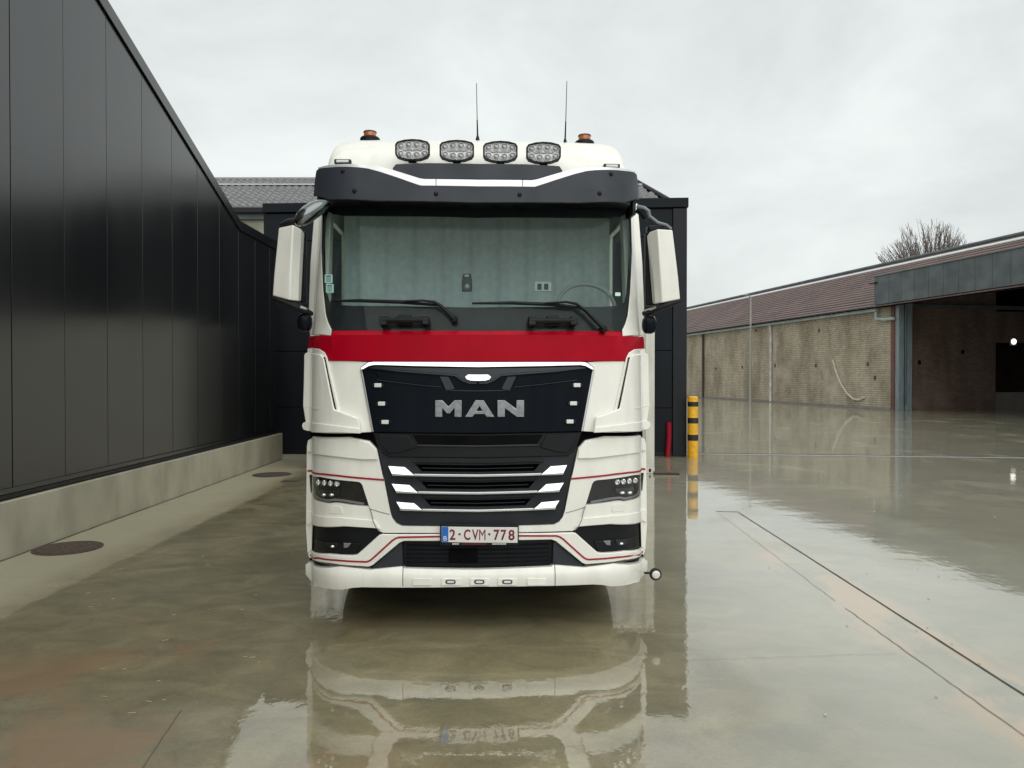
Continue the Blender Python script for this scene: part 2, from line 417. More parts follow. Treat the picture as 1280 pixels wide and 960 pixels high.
def add_tube(bm, pts, rad, segs=8, cap=True, flat=1.0):
    pts = [Vector(p) for p in pts]
    if not isinstance(rad, (list, tuple)): rad = [rad] * len(pts)
    rings = []; u = None
    for i, p in enumerate(pts):
        d = (pts[min(i + 1, len(pts) - 1)] - pts[max(i - 1, 0)])
        if d.length < 1e-9: d = Vector((0, 0, 1))
        d.normalize()
        if u is None: u, v = frame_at(d)
        else:
            u = (u - d * u.dot(d))
            if u.length < 1e-6: u, v = frame_at(d)
            u.normalize(); v = d.cross(u)
        rings.append([bm.verts.new(p + (u * math.cos(2 * math.pi * k / segs) + v * math.sin(2 * math.pi * k / segs) * flat) * rad[i]) for k in range(segs)])
    for a, b in zip(rings, rings[1:]):
        for k in range(segs): bm.faces.new((a[k], a[(k + 1) % segs], b[(k + 1) % segs], b[k]))
    if cap:
        bm.faces.new(rings[0]); bm.faces.new(rings[-1])
def tube(name, pts, rad, m, parent=None, segs=10, flat=1.0):
    bm = bmesh.new(); add_tube(bm, pts, rad, segs, True, flat); return finish(name, bm, m, parent)
def add_lathe(bm, prof, c=(0, 0, 0), axis='z', segs=24, cap=True):
    rings = []
    for r, h in prof:
        ring = []
        for k in range(segs):
            a = 2 * math.pi * k / segs; p, q = r * math.cos(a), r * math.sin(a)
            v = {'z': (p, q, h), 'y': (p, h, q), 'x': (h, p, q)}[axis]
            ring.append(bm.verts.new((v[0] + c[0], v[1] + c[1], v[2] + c[2])))
        rings.append(ring)
    for a, b in zip(rings, rings[1:]):
        for k in range(segs): bm.faces.new((a[k], a[(k + 1) % segs], b[(k + 1) % segs], b[k]))
    if cap: bm.faces.new(rings[0]); bm.faces.new(rings[-1])
def lathe(name, prof, m, parent=None, c=(0, 0, 0), axis='z', segs=24, bevel=0, cap=True):
    bm = bmesh.new(); add_lathe(bm, prof, c, axis, segs, cap); return finish(name, bm, m, parent, bevel=bevel)
def add_ellipsoid(bm, c, r, rot=None, nu=20, nv=12, p=1.0):
    M = rot if rot else Matrix.Identity(3)
    sg = lambda t: math.copysign(abs(t) ** p, t)
    rings = []
    for i in range(1, nv):
        th = math.pi * i / nv
        rings.append([bm.verts.new(Vector(c) + M @ Vector((r[0] * sg(math.sin(th)) * sg(math.cos(2 * math.pi * k / nu)), r[1] * sg(math.sin(th)) * sg(math.sin(2 * math.pi * k / nu)), r[2] * sg(math.cos(th))))) for k in range(nu)])
    top = bm.verts.new(Vector(c) + M @ Vector((0, 0, r[2]))); bot = bm.verts.new(Vector(c) + M @ Vector((0, 0, -r[2])))
    for a, b in zip(rings, rings[1:]):
        for k in range(nu): bm.faces.new((a[k], a[(k + 1) % nu], b[(k + 1) % nu], b[k]))
    for k in range(nu):
        bm.faces.new((top, rings[0][k], rings[0][(k + 1) % nu])); bm.faces.new((bot, rings[-1][(k + 1) % nu], rings[-1][k]))
def ellipsoid(name, c, r, m, parent=None, rot=None, p=1.0, nu=20, nv=12):
    bm = bmesh.new(); add_ellipsoid(bm, c, r, rot, nu, nv, p); return finish(name, bm, m, parent, angle=60)
def prism(name, pts2, fn_front, fn_back, m, parent=None, bevel=0.0):
    bm = bmesh.new()
    a = [bm.verts.new(fn_front(*p)) for p in pts2]; b = [bm.verts.new(fn_back(*p)) for p in pts2]
    bm.faces.new(a); bm.faces.new(b[::-1])
    k = len(a)
    for i in range(k): bm.faces.new((a[i], a[(i + 1) % k], b[(i + 1) % k], b[i]))
    return finish(name, bm, m, parent, bevel=bevel)

# ================================================================== THE SETTING
bm = bmesh.new()
vs = [bm.verts.new(p) for p in ((-300, -200, 0), (300, -200, 0), (300, 500, 0), (-300, 500, 0))]
bm.faces.new(vs)
gnd = finish('ground', bm, 'wet_concrete', smooth=False); gnd['kind'] = 'structure'

def ground_strip(name, pts, w, m, z=0.004):
    """a narrow flush strip laid along a polyline on the ground"""
    bm = bmesh.new(); L = []
    P = [Vector((p[0], p[1], 0)) for p in pts]
    for i, p in enumerate(P):
        d = (P[min(i + 1, len(P) - 1)] - P[max(i - 1, 0)]).normalized(); nrm = Vector((-d.y, d.x, 0))
        ww = w * (0.8 + 0.4 * rnd.random())
        L.append((bm.verts.new(p + nrm * ww / 2 + Vector((0, 0, z))), bm.verts.new(p - nrm * ww / 2 + Vector((0, 0, z)))))
    for a, b in zip(L, L[1:]): bm.faces.new((a[0], a[1], b[1], b[0]))
    return finish(name, bm, m, gnd, smooth=False)
def poly(p, q, n, j=0.0):
    out = []
    for i in range(n + 1):
        t = i / n; out.append((p[0] + (q[0] - p[0]) * t + rnd.uniform(-j, j), p[1] + (q[1] - p[1]) * t + rnd.uniform(-j, j)))
    return out
WX_ = -5.3
mat('joint_wet', (0.035, 0.034, 0.03), 0.5)
mat('strip_pale', (0.42, 0.42, 0.39), 0.4, scale=3, coat=0.5)
mat('strip_silt', (0.11, 0.10, 0.08), 0.45, coat=0.6)
ground_strip('slab_joint', poly((3.12, 10.55), (2.95, 0.6), 60, 0.0015), 0.015, 'joint_wet')
ground_strip('slab_crack', poly((2.83, 10.6), (2.70, 6.4), 40, 0.006), 0.004, 'strip_silt')
ground_strip('slab_crack', poly((2.70, 6.2), (2.64, 0.6), 70, 0.005), 0.007, 'strip_silt')
ground_strip('slab_joint', poly((2.83, 10.64), (3.14, 10.6), 4, 0.003), 0.025, 'joint_wet')
ground_strip('slab_joint', poly((-1.55, 2.0), (-1.86, 4.3), 30, 0.004), 0.004, 'strip_silt')
ground_strip('wall_foot_joint', poly((WX_ + 0.115, -3.0), (WX_ + 0.115, 17.3), 90, 0.006), 0.022, 'joint_wet')
a = ground(868, 567.5); b_ = ground(1330, 574)
ground_strip('pale_edge_strip', poly((a.x - 0.4, a.y + 0.05), (b_.x + 6, b_.y - 0.6), 30, 0.0), 0.22, 'strip_pale')
ground_strip('slab_joint', poly((a.x - 0.4, a.y + 0.28), (b_.x + 6, b_.y - 0.4), 30, 0.0), 0.10, 'joint_wet')
ground_strip('slab_crack', poly((1.1, 5.05), (2.6, 5.18), 26, 0.010), 0.0022, 'strip_silt')

# ------------------------------------------------------------------ left warehouse (gable wall beside the truck)
WX = -5.3
wh = empty('clad_warehouse', (WX, 8, 0))
tag(wh, 'tall warehouse of dark vertical metal panels with sloping verge on a concrete plinth', 'warehouse')
EAVE_Y, EAVE_Z, SLOPE, RIDGE_Y, END_Y = 14.96, 4.84, 0.387, 2.0, 17.35
def wtop(y):
    if y >= EAVE_Y: return EAVE_Z
    if y >= RIDGE_Y: return EAVE_Z + (EAVE_Y - y) * SLOPE
    return EAVE_Z + (EAVE_Y - RIDGE_Y) * SLOPE - (RIDGE_Y - y) * SLOPE
def wpt(x, y, z): return Vector((x, y - 8, z))       # local to the warehouse root
PZ0 = 0.66
edges = [8.14 - 0.965 * k for k in range(16, 0, -1)] + [8.14 + 0.965 * k for k in range(0, 10)]
edges = [e for e in edges if e < END_Y - 0.3] + [END_Y]
for y0, y1 in zip(edges, edges[1:]):
    ys = [y0 + 0.006]
    for k in (RIDGE_Y, EAVE_Y):
        if y0 < k < y1: ys.append(k)
    ys.append(y1 - 0.006)
    pts = [(y0 + 0.006, PZ0), (y1 - 0.006, PZ0)] + [(y, wtop(y) - 0.02) for y in reversed(ys)]
    jx = rnd.uniform(-0.002, 0.002)
    prism('panel', pts, lambda y, z: wpt(jx, y, z), lambda y, z: wpt(-0.08, y, z), 'clad_dark', wh, bevel=0.002)
# backing wall (solid building volume)
byz = [(edges[0], 0.02), (END_Y - 0.01, 0.02), (END_Y - 0.01, EAVE_Z - 0.06), (EAVE_Y, EAVE_Z - 0.06), (RIDGE_Y, wtop(RIDGE_Y) - 0.06), (edges[0], wtop(edges[0]) - 0.06)]
prism('wall_core', byz, lambda y, z: wpt(-0.09, y, z), lambda y, z: wpt(-9.0, y, z), 'trim_dark', wh)
# concrete plinth in cast bays
py = [edges[0], -2.2, 2.6, 7.2, 11.4, 14.3, END_Y + 0.05]
for y0, y1 in zip(py, py[1:]):
    bm = bmesh.new(); add_box(bm, 0.0, 0.10, y0 - 8 + 0.005, y1 - 8 - 0.005, -0.05, 0.585)
    finish('concrete_plinth', bm, 'plinth_concrete', wh, bevel=0.01)
bm = bmesh.new(); add_box(bm, 0.004, 0.05, edges[0] - 8, END_Y - 8 + 0.02, 0.60, 0.64); finish('base_flashing', bm, 'trim_dark', wh, bevel=0.004)
bm = bmesh.new(); add_box(bm, 0.004, 0.03, edges[0] - 8, END_Y - 8 + 0.02, 0.645, 0.70); finish('base_drip', bm, 'clad_dark', wh, bevel=0.004)
def verge(y0, y1, name='verge_trim'):
    bm = bmesh.new()
    prof = [(-0.3, 0.05), (0.030, 0.05), (0.030, -0.13), (0.012, -0.13), (0.012, 0.03), (-0.3, 0.03)]
    a = [bm.verts.new(wpt(px, y0, wtop(y0) + pz)) for px, pz in prof]; b = [bm.verts.new(wpt(px, y1, wtop(y1) + pz)) for px, pz in prof]
    bm.faces.new(a); bm.faces.new(b[::-1])
    for i in range(6): bm.faces.new((a[i], a[(i + 1) % 6], b[(i + 1) % 6], b[i]))
    finish(name, bm, 'clad_dark', wh)
verge(edges[0], RIDGE_Y); verge(RIDGE_Y, EAVE_Y); verge(EAVE_Y, END_Y, 'eaves_trim')

# ------------------------------------------------------------------ black shed closing the yard
SR = at_depth(858, 568, 17.9); SL = at_depth(330, 568, 18.5)
ang = math.atan2(SL.y - SR.y, SL.x - SR.x) + math.pi
shed = empty('black_shed', (SR.x, SR.y, 0), ang)
tag(shed, 'black shed of wide horizontal metal panels with corner trim behind the truck', 'shed')
SLEN = (Vector((SL.x, SL.y)) - Vector((SR.x, SR.y))).length
SH = 5.78
zs = [0.03, 1.13, 2.47, 3.80, 5.12, SH]
for z0, z1 in zip(zs, zs[1:]):
    for x0, x1 in ((-SLEN, -5.2), (-5.2, -0.33)):
        bm = bmesh.new(); add_box(bm, x0 + 0.006, x1 - 0.006, 0.0, 0.08, z0 + 0.008, z1 - 0.008)
        finish('panel', bm, 'clad_shed', shed, bevel=0.008)
box('shed_core', -SLEN, -0.02, 0.085, 6.0, 0.0, SH + 0.02, 'trim_dark', shed)
box('corner_trim', -0.32, 0.0, -0.02, 0.084, 0.0, SH, 'trim_dark', shed, bevel=0.006)
box('coping', -SLEN, 0.03, -0.05, 0.3, SH + 0.021, SH + 0.24, 'clad_shed', shed, bevel=0.01)
box('base_trim', -SLEN, -0.33, -0.012, -0.001, 0.0, 0.10, 'trim_dark', shed)

# ------------------------------------------------------------------ house with tiled roof behind the shed
house = empty('tiled_roof_house', (-2.5, 27.3, 0))
tag(house, 'house with grey pantile hipped roof rising behind the black shed', 'house')
HX0, HX1, HD = -10.5, 8.4, 3.2        # local: eaves line y=0, ridge y=HD
HE, HR_ = 7.86, 9.62
bm = bmesh.new(); nrows, tw = 12, 0.27
for r in range(nrows):
    t0, t1 = r / nrows, (r + 1) / nrows
    xr0 = HX1 - 1.15 * t0; xr1 = HX1 - 1.15 * t1
    ncol = int((xr0 - HX0) / tw)
    prev = None
    for c in range(ncol * 4 + 1):
        x = HX0 + c * tw / 4
        if x > xr1: break
        ph = c % 4
        wv = (0.0, 0.05, 0.065, 0.03)[ph]
        jit = 0.012 * math.sin(c // 4 * 12.9 + r * 7.7)
        lo = Vector((x, HD * t0 - 0.03, HE + (HR_ - HE) * t0 + wv + 0.055 + jit)); hi = Vector((x, HD * t1, HE + (HR_ - HE) * t1 + wv + 0.0))
        bt = Vector((x, HD * t0 - 0.03, HE + (HR_ - HE) * t0 - 0.01))
        cur = (bm.verts.new(bt), bm.verts.new(lo), bm.verts.new(hi))
        if prev:
            bm.faces.new((prev[0], cur[0], cur[1], prev[1])); bm.faces.new((prev[1], cur[1], cur[2], prev[2]))
        prev = cur
o = finish('roof_tiles', bm, 'roof_tile', house, angle=60); o['kind'] = 'stuff'
bm = bmesh.new()
v = [bm.verts.new(p) for p in ((HX0, 0, HE - 0.03), (HX1, 0, HE - 0.03), (HX1 - 1.15, HD, HR_ - 0.03), (HX0, HD, HR_ - 0.03), (HX1, 2 * HD, HE - 0.03), (HX0, 2 * HD, HE - 0.03))]
for f in ((0, 1, 2, 3), (1, 4, 2), (3, 2, 4, 5), (0, 3, 5)): bm.faces.new([v[i] for i in f])
finish('roof_deck', bm, 'trim_dark', house, smooth=False)
tube('ridge_cap', [(HX0, HD, HR_ + 0.03), (HX1 - 1.12, HD, HR_ + 0.03)], 0.10, 'roof_tile', house)
tube('hip_cap', [(HX1 + 0.03, -0.05, HE + 0.03), (HX1 - 1.12, HD, HR_ + 0.05)], 0.09, 'trim_dark', house)
bm = bmesh.new(); t = 0.72; zz = HE + (HR_ - HE) * t + 0.12
add_box(bm, HX0, HX1 - 0.9, HD * t - 0.06, HD * t + 0.06, zz - 0.03, zz + 0.015); finish('pale_roof_strip', bm, 'flashing', house)  # pale grey strip along the upper rows of tiles
box('gutter', HX0, HX1, -0.18, -0.02, HE - 0.22, HE - 0.03, 'trim_dark', house, bevel=0.02)
box('fascia_board', HX0, HX1, -0.015, 0.05, HE - 0.42, HE - 0.06, 'fascia_grey', house)
box('wall', HX0 + 0.1, HX1 - 0.3, 0.10, 2 * HD - 0.2, 0.0, HE - 0.10, 'render_pale', house)
box('corner_board', -7.35, -7.2, 0.02, 0.095, 4.5, HE - 0.43, 'flashing', house)

# ------------------------------------------------------------------ brick hall on the right with an open bay
K = 0.17
P0 = Vector((20.9, 42.0, 0))
e1 = Vector((-K, 1, 0)).normalized()
hall = empty('brick_hall', P0, math.atan2(e1.y, e1.x))
tag(hall, 'long pale brick hall with brown roof and open grey fascia bay', 'hall')
Mh = Matrix.Translation(P0) @ Matrix.Rotation(math.atan2(e1.y, e1.x), 4, 'Z'); Mhi = Mh.inverted()
def on_hall(px, py, yl):
    c = Mhi @ CAM; d = Mhi.to_3x3() @ ray(px, py); t = (yl - c.y) / d.y
    return c + d * t
box('brick_wall', 0.26, 62, -0.32, 0.0, 0, 5.70, 'brick_pale', hall)
box('brick_pier', -0.02, 0.255, -0.30, 0.03, 0, 5.70, 'brick_red', hall)
box('wall_foot', 0.26, 62, 0.002, 0.05, 0, 0.12, 'block_grey', hall, bevel=0.01)
post = box('steel_post', -0.34, -0.04, -0.34, -0.02, 0, 5.84, 'steel_post', hall, bevel=0.01)
box('post_flange', -0.36, -0.03, -0.82, -0.42, 0, 5.84, 'steel_post', hall, bevel=0.01)
box('post_web', -0.22, -0.18, -0.42, -0.34, 0, 5.84, 'fascia_grey', hall)
tube('downpipe', [(-0.42, -0.38, 5.6), (-0.42, -0.38, 0.35)], 0.05, 'fascia_grey', hall)
# eaves gutter
bm = bmesh.new(); add_box(bm, 1.25, 62, 0.02, 0.28, 5.52, 5.76); finish('gutter', bm, 'gutter_grey', hall, bevel=0.03)
tube('gutter_outlet', [(1.35, 0.16, 5.5), (1.35, 0.16, 5.1), (0.7, 0.12, 5.02), (-0.1, 0.12, 5.02)], 0.09, 'gutter_grey', hall)
# roof: front slope with courses, back slope
RY, RZ = -6.5, 9.50
bm = bmesh.new()
n_c = 18
prev = None
for k in range(n_c + 1):
    t = k / n_c; y = 0.42 + (RY - 0.42) * t; z = 5.74 + (RZ - 5.74) * t
    lift = 0.05
    cur = [bm.verts.new((x, y, z + lift)) for x in (-26, 62)]; low = [bm.verts.new((x, y, z)) for x in (-26, 62)]
    if prev:
        bm.faces.new((prev[0], prev[1], low[1], low[0]))
        bm.faces.new((low[0], low[1], cur[1], cur[0]))
    else:
        bm.faces.new((low[0], low[1], cur[1], cur[0]))
    prev = cur
finish('roof_slope', bm, 'roof_brown', hall, smooth=False)
bm = bmesh.new()
v = [bm.verts.new(p) for p in ((-26, 0.42, 5.66), (62, 0.42, 5.66), (62, RY, RZ - 0.08), (-26, RY, RZ - 0.08), (62, 2 * RY - 0.42, 5.66), (-26, 2 * RY - 0.42, 5.66))]
bm.faces.new([v[i] for i in (0, 1, 2, 3)]); bm.faces.new([v[i] for i in (3, 2, 4, 5)])
finish('roof_deck', bm, 'trim_dark', hall, smooth=False)
bm = bmesh.new()
v = [bm.verts.new(p) for p in ((-26, RY, RZ + 0.05), (62, RY, RZ + 0.05), (62, 2 * RY - 0.5, 5.75), (-26, 2 * RY - 0.5, 5.75))]
bm.faces.new(v); finish('roof_back_slope', bm, 'roof_brown', hall, smooth=False)
tube('ridge_cap', [(-26, RY, RZ + 0.06), (62, RY, RZ + 0.06)], 0.13, 'fascia_grey', hall)
def on_roof(t, up): return 0.42 + (RY - 0.42) * t, 5.74 + (RZ - 5.74) * t + up
x = -3.5
while x < 60:
    x2 = x + rnd.uniform(3.4, 6.0)
    ya, za = on_roof(0.885, 0.09); yb, zb = on_roof(0.915, 0.10)
    bm = bmesh.new(); v = [bm.verts.new(p) for p in ((x, ya, za), (x2 - 0.03, ya, za), (x2 - 0.03, yb, zb), (x, yb, zb))]
    v2 = [bm.verts.new(q.co + Vector((0, 0.0, -0.06))) for q in v]
    bm.faces.new(v); bm.faces.new(v2[::-1])
    for i in range(4): bm.faces.new((v[i], v[(i + 1) % 4], v2[(i + 1) % 4], v2[i]))
    finish('skylight_flashing', bm, 'flashing', hall, smooth=False); x = x2
# broken dark edge of tiles over the gutter
bm = bmesh.new(); add_box(bm, 1.3, 62, 0.20, 0.43, 5.765, 5.80); finish('eaves_board', bm, 'trim_dark', hall)
# fascia panels over the open bay
xf = 1.25
seams = [1.25, 0.0] + [-1.03 * k for k in range(1, 25)]
for x1, x0 in zip(seams, seams[1:]):
    bm = bmesh.new(); add_box(bm, x0 + 0.008, x1 - 0.008, 0.30, 0.36, 5.86, 7.42); finish('fascia_panel', bm, 'fascia_grey', hall, bevel=0.006)
box('fascia_core', -24.6, 1.24, -0.2, 0.295, 5.90, 7.40, 'trim_dark', hall)
box('fascia_cap', -24.6, 1.27, -0.22, 0.40, 7.425, 7.48, 'fascia_grey', hall)
box('overflow_spout', 1.0, 1.5, 0.37, 0.52, 7.05, 7.12, 'trim_dark', hall)
box('bay_beam', -0.2, 0.05, -13.0, -0.83, 5.60, 5.80, 'fascia_grey', hall)
# brick end wall inside the bay, doorway, rear
prism('bay_brick_wall', [(-0.33, 0), (-6.35, 0), (-6.35, 9.15), (-0.33, 5.85)], lambda y, z: Vector((0.06, y, z)), lambda y, z: Vector((0.25, y, z)), 'brick_brown', hall)
box('bay_lintel_wall', 0.065, 0.25, -13.0, -6.36, 3.75, 5.5, 'brick_brown', hall)
box('doorway_low_wall', 0.5, 0.8, -9.6, -6.36, 0, 0.95, 'block_grey', hall)
box('doorway_back_wall', 9.0, 9.2, -13.0, -0.4, 0, 5.5, 'brick_brown', hall)
box('rear_wall', -25, 62, -13.5, -13.25, 0, 5.6, 'brick_brown', hall)
box('bay_near_wall', -25.2, -24.8, -13.2, -0.3, 0, 5.9, 'brick_brown', hall)
for k in range(4): box('roof_purlin', -24.5, 0.0, -2.0 - k * 1.3, -1.8 - k * 1.3, 6.45 + k * 0.80, 6.65 + k * 0.80, 'trim_dark', hall)
# small anchor plates / vents in the brick
for px, py in ((895, 461), (928, 459), (969, 457), (1020, 457), (1085, 455), (1024, 413), (945, 413), (1094, 472)):
    p = on_hall(px, py, 0.0); box('wall_anchor', p.x - 0.07, p.x + 0.07, 0.0, 0.05, p.z - 0.11, p.z + 0.11, 'rust_iron', hall, bevel=0.01)
for px, py in ((1132, 453), (1149, 453), (1203, 440)):
    d = ray(px, py); 
    c = Mhi @ CAM; dl = Mhi.to_3x3() @ d; t = (0.06 - c.x) / dl.x; p = c + dl * t
    box('wall_anchor', 0.02, 0.06, p.y - 0.07, p.y + 0.07, p.z - 0.11, p.z + 0.11, 'deep_black', hall)
# downpipes
def wall_x(px): return on_hall(px, 450, 0.0).x
xw = wall_x(965)
tube('downpipe', [(xw, 0.15, 5.5), (xw, 0.15, 5.3), (xw, 0.10, 5.1), (xw, 0.10, 0.05)], 0.085, 'pipe_white', hall)
xw = wall_x(880)
tube('downpipe', [(xw, 0.15, 5.5), (xw, 0.10, 5.1), (xw, 0.10, 0.05)], 0.10, 'rust_iron', hall)
# lit lamp over the doorway
c = Mhi @ CAM; dl = Mhi.to_3x3() @ ray(1267, 427); t = (-0.04 - c.x) / dl.x; lp = Mh @ (c + dl * t)
lamp = empty('wall_lamp', lp, hall.rotation_euler.z); tag(lamp, 'small lit bulkhead lamp over the dark doorway in the bay', 'lamp')
box('back_plate', 0.02, 0.10, -0.2, 0.2, -0.24, 0.24, 'fascia_grey', lamp, bevel=0.01)
ellipsoid('diffuser', (-0.02, 0, 0), (0.09, 0.15, 0.16), 'lamp_lit', lamp)
# hose on wall
hp = []
for px, py in ((1041, 450), (1044, 461), (1048, 473), (1053, 483), (1059, 492), (1067, 499), (1074, 500), (1080, 497)):
    p = on_hall(px, py, 0.06); hp.append(Mh @ p)
base = hp[0].copy(); base.z = 0
o = tube('hose', hp, 0.055, 'hose'); tag(o, 'pale hose hanging in a curve on the brick wall', 'hose')
# lamp post in front of the brick wall
b0 = at_depth(938, 500, 57.3); top = at_depth(936, 371, 57.3)
lpst = empty('lamp_post', (b0.x, 57.3, 0)); tag(lpst, 'thin grey lamp post in front of the brick hall', 'lamp post')
lathe('pole', [(0.10, 0), (0.085, 1.2), (0.07, 4.0), (0.055, top.z)], 'pole_grey', lpst, segs=10)
tube('lamp_arm', [(0, 0, top.z - 0.02), (-0.15, -0.1, top.z + 0.06), (-0.45, -0.3, top.z + 0.08)], 0.05, 'pipe_white', lpst)
ellipsoid('lamp_head', (-0.5, -0.35, top.z + 0.08), (0.34, 0.16, 0.07), 'steel_post', lpst)

# ------------------------------------------------------------------ bare tree behind the hall
td = 92.0
tb = at_depth(1157, 500, td)
tree = empty('bare_tree', (tb.x, td, 0)); tag(tree, 'leafless round-crowned tree behind the brown roof', 'tree')
tz = at_depth(1157, 275, td).z
bm_t, bm_c = bmesh.new(), bmesh.new()
add_tube(bm_t, [(0, 0, 0), (0.1, 0, 3), (0.0, 0.1, 6.5), (0.15, 0, 9.5)], [0.55, 0.45, 0.40, 0.34], 9)
rt = random.Random(21)
zc = at_depth(1157, 330, td).z; rx_, rz_ = 5.5, tz - zc
hub = Vector((0.1, 0, zc - 6.0))
add_tube(bm_c, [(0.15, 0, 9.2), hub], [0.34, 0.26], 7, cap=False)
limbs = []
for i in range(14):
    a = i * 2.4; s_ = math.sqrt((i + 0.5) / 14)
    p1 = Vector((math.cos(a) * s_ * rx_ * 0.45, math.sin(a) * s_ * rx_ * 0.45, zc - 2.2 - 1.4 * s_ + rt.uniform(-.4, .4)))
    q = hub.lerp(p1, 0.5) + Vector((rt.uniform(-.2, .2), rt.uniform(-.2, .2), -0.3))
    add_tube(bm_c, [hub - Vector((0, 0, rt.uniform(0, 2.2))), q, p1], [0.16, 0.12, 0.085], 5, cap=False); limbs.append(p1)
for i in range(330):
    a = rt.uniform(0, 2 * math.pi); cz = rt.uniform(-0.15, 1.0) ; rr = math.sqrt(max(0, 1 - max(cz, 0) ** 2)); k = rt.uniform(0.62, 1.0) ** 0.5
    k *= 1 + 0.10 * math.sin(3 * a + 1) + 0.07 * math.sin(7 * a)
    tip = Vector((math.cos(a) * rr * rx_ * k, math.sin(a) * rr * rx_ * k, zc + cz * rz_ * k))
    st = min(limbs, key=lambda p: (p - tip).length + rt.uniform(0, 1.5))
    m1 = st.lerp(tip, 0.35) + Vector((rt.uniform(-.3, .3), rt.uniform(-.3, .3), rt.uniform(-.1, .35)))
    m2 = st.lerp(tip, 0.7) + Vector((rt.uniform(-.25, .25), rt.uniform(-.25, .25), rt.uniform(-.1, .25)))
    add_tube(bm_c, [st, m1, m2, tip], [0.055, 0.042, 0.03, 0.016], 3, cap=False)
    for j in range(7):
        b0_ = m1.lerp(tip, rt.uniform(0.0, 0.95)); dv = (tip - st).normalized() + Vector((rt.uniform(-.7, .7), rt.uniform(-.7, .7), rt.uniform(0, .6)))
        ln = rt.uniform(0.35, 1.0); b1_ = b0_ + dv.normalized() * ln
        add_tube(bm_c, [b0_, b0_.lerp(b1_, .5) + Vector((rt.uniform(-.06, .06), 0, .05)), b1_], [0.024, 0.02, 0.012], 3, cap=False)
finish('trunk', bm_t, 'bark', tree); finish('crown', bm_c, 'bark', tree, smooth=False)

# ------------------------------------------------------------------ white container behind the truck
ca = ground(818, 592); cbx = at_depth(388, 586, 15.5)
cang = math.atan2(cbx.y - ca.y, cbx.x - ca.x) + math.pi
cont = empty('storage_container', (ca.x, ca.y, 0), cang)
tag(cont, 'white steel storage container mostly hidden behind the truck', 'container')
CL = (Vector((cbx.x, cbx.y)) - Vector((ca.x, ca.y))).length; CH, CD = 3.02, 2.35
for x0 in (-0.17, -CL):
    for y0 in (0.0, CD - 0.17):
        box('corner_post', x0, x0 + 0.17, y0, y0 + 0.17, 0.12, CH - 0.12, 'container_white', cont, bevel=0.008)
        for z0 in (0.0, CH - 0.119):
            cc = box('corner_casting', x0 - 0.004, x0 + 0.174, y0 - 0.004, y0 + 0.174, z0, z0 + 0.119, 'container_white', cont, bevel=0.008)
            if y0 == 0.0: ellipsoid('lifting_hole', (x0 + 0.085, y0 - 0.002, z0 + 0.06), (0.024, 0.008, 0.038), 'deep_black', cc)
def corr(name, a, b, z0, z1, yface, xax=True):
    bm = bmesh.new(); L = b - a; nper = max(4, int(L / 0.28)); pr = None
    for i in range(nper * 4 + 1):
        t = a + L * i / (nper * 4); d = (0.02, 0.02, 0.05, 0.05)[i % 4]
        d = d if yface < 1 else -d
        p0 = (t, yface + d, z0) if xax else (yface + d, t, z0); p1 = (p0[0], p0[1], z1)
        cur = (bm.verts.new(p0), bm.verts.new(p1))
        if pr: bm.faces.new((pr[0], cur[0], cur[1], pr[1]))
        pr = cur
    return finish(name, bm, 'container_white', cont, smooth=False)
corr('front_panel', -CL + 0.17, -0.17, 0.12, CH - 0.1, 0.02)
corr('back_panel', -CL + 0.17, -0.17, 0.12, CH - 0.1, CD - 0.02)
corr('end_panel', 0.17, CD - 0.17, 0.12, CH - 0.1, -CL + 0.02, False)
corr('end_panel', 0.17, CD - 0.17, 0.12, CH - 0.1, -0.06, False)
for y0 in (0.02, CD - 0.14):
    box('bottom_rail', -CL + 0.175, -0.175, y0, y0 + 0.12, 0.01, 0.13, 'container_white', cont, bevel=0.006)
    box('top_rail', -CL + 0.175, -0.175, y0, y0 + 0.12, CH - 0.115, CH - 0.005, 'container_white', cont, bevel=0.006)
box('roof_panel', -CL + 0.1, -0.1, 0.1, CD - 0.1, CH - 0.10, CH - 0.03, 'container_white', cont)
# steel bar on the ground
p = ground(812, 592); q = ground(848, 592.5)
o = tube('steel_bar', [(p.x + 0.05, p.y - 0.12, 0.03), (q.x, q.y - 0.1, 0.03)], 0.03, 'rust_iron', segs=8); tag(o, 'thin dark steel bar lying on the ground beside the white container', 'bar')
# red pipe
p = ground(836, 571)
o = tube('red_pipe', [(p.x - 0.03, p.y, 0.0), (p.x - 0.012, p.y + 0.02, 0.2), (p.x + 0.005, p.y + 0.03, 0.45), (p.x + 0.008, p.y + 0.04, 0.80)], 0.06, 'red_plastic', segs=12)
tag(o, 'short red plastic pipe standing at the foot of the black shed', 'pipe')
# bollard
p = ground(866, 572)
bol = empty('bollard', (p.x, p.y, 0)); tag(bol, 'yellow steel bollard with black bands by the shed corner', 'bollard')
Rb, Hb = 0.118, (572 - 495) / 960.0 * p.y
lathe('post', [(Rb, 0.0), (Rb, Hb - 0.05), (Rb * 0.93, Hb - 0.02), (Rb * 0.7, Hb - 0.004), (0.02, Hb)], 'yellow', bol, segs=28)
for z0, z1 in ((500.5 + 1.5, 508), (522, 529), (543, 550.5)):
    za, zb = (572 - z1) / 960.0 * p.y, (572 - z0) / 960.0 * p.y
    lathe('black_band', [(Rb + 0.001, za), (Rb + 0.003, za + 0.002), (Rb + 0.003, zb - 0.002), (Rb + 0.001, zb)], 'band_black', bol, segs=28)
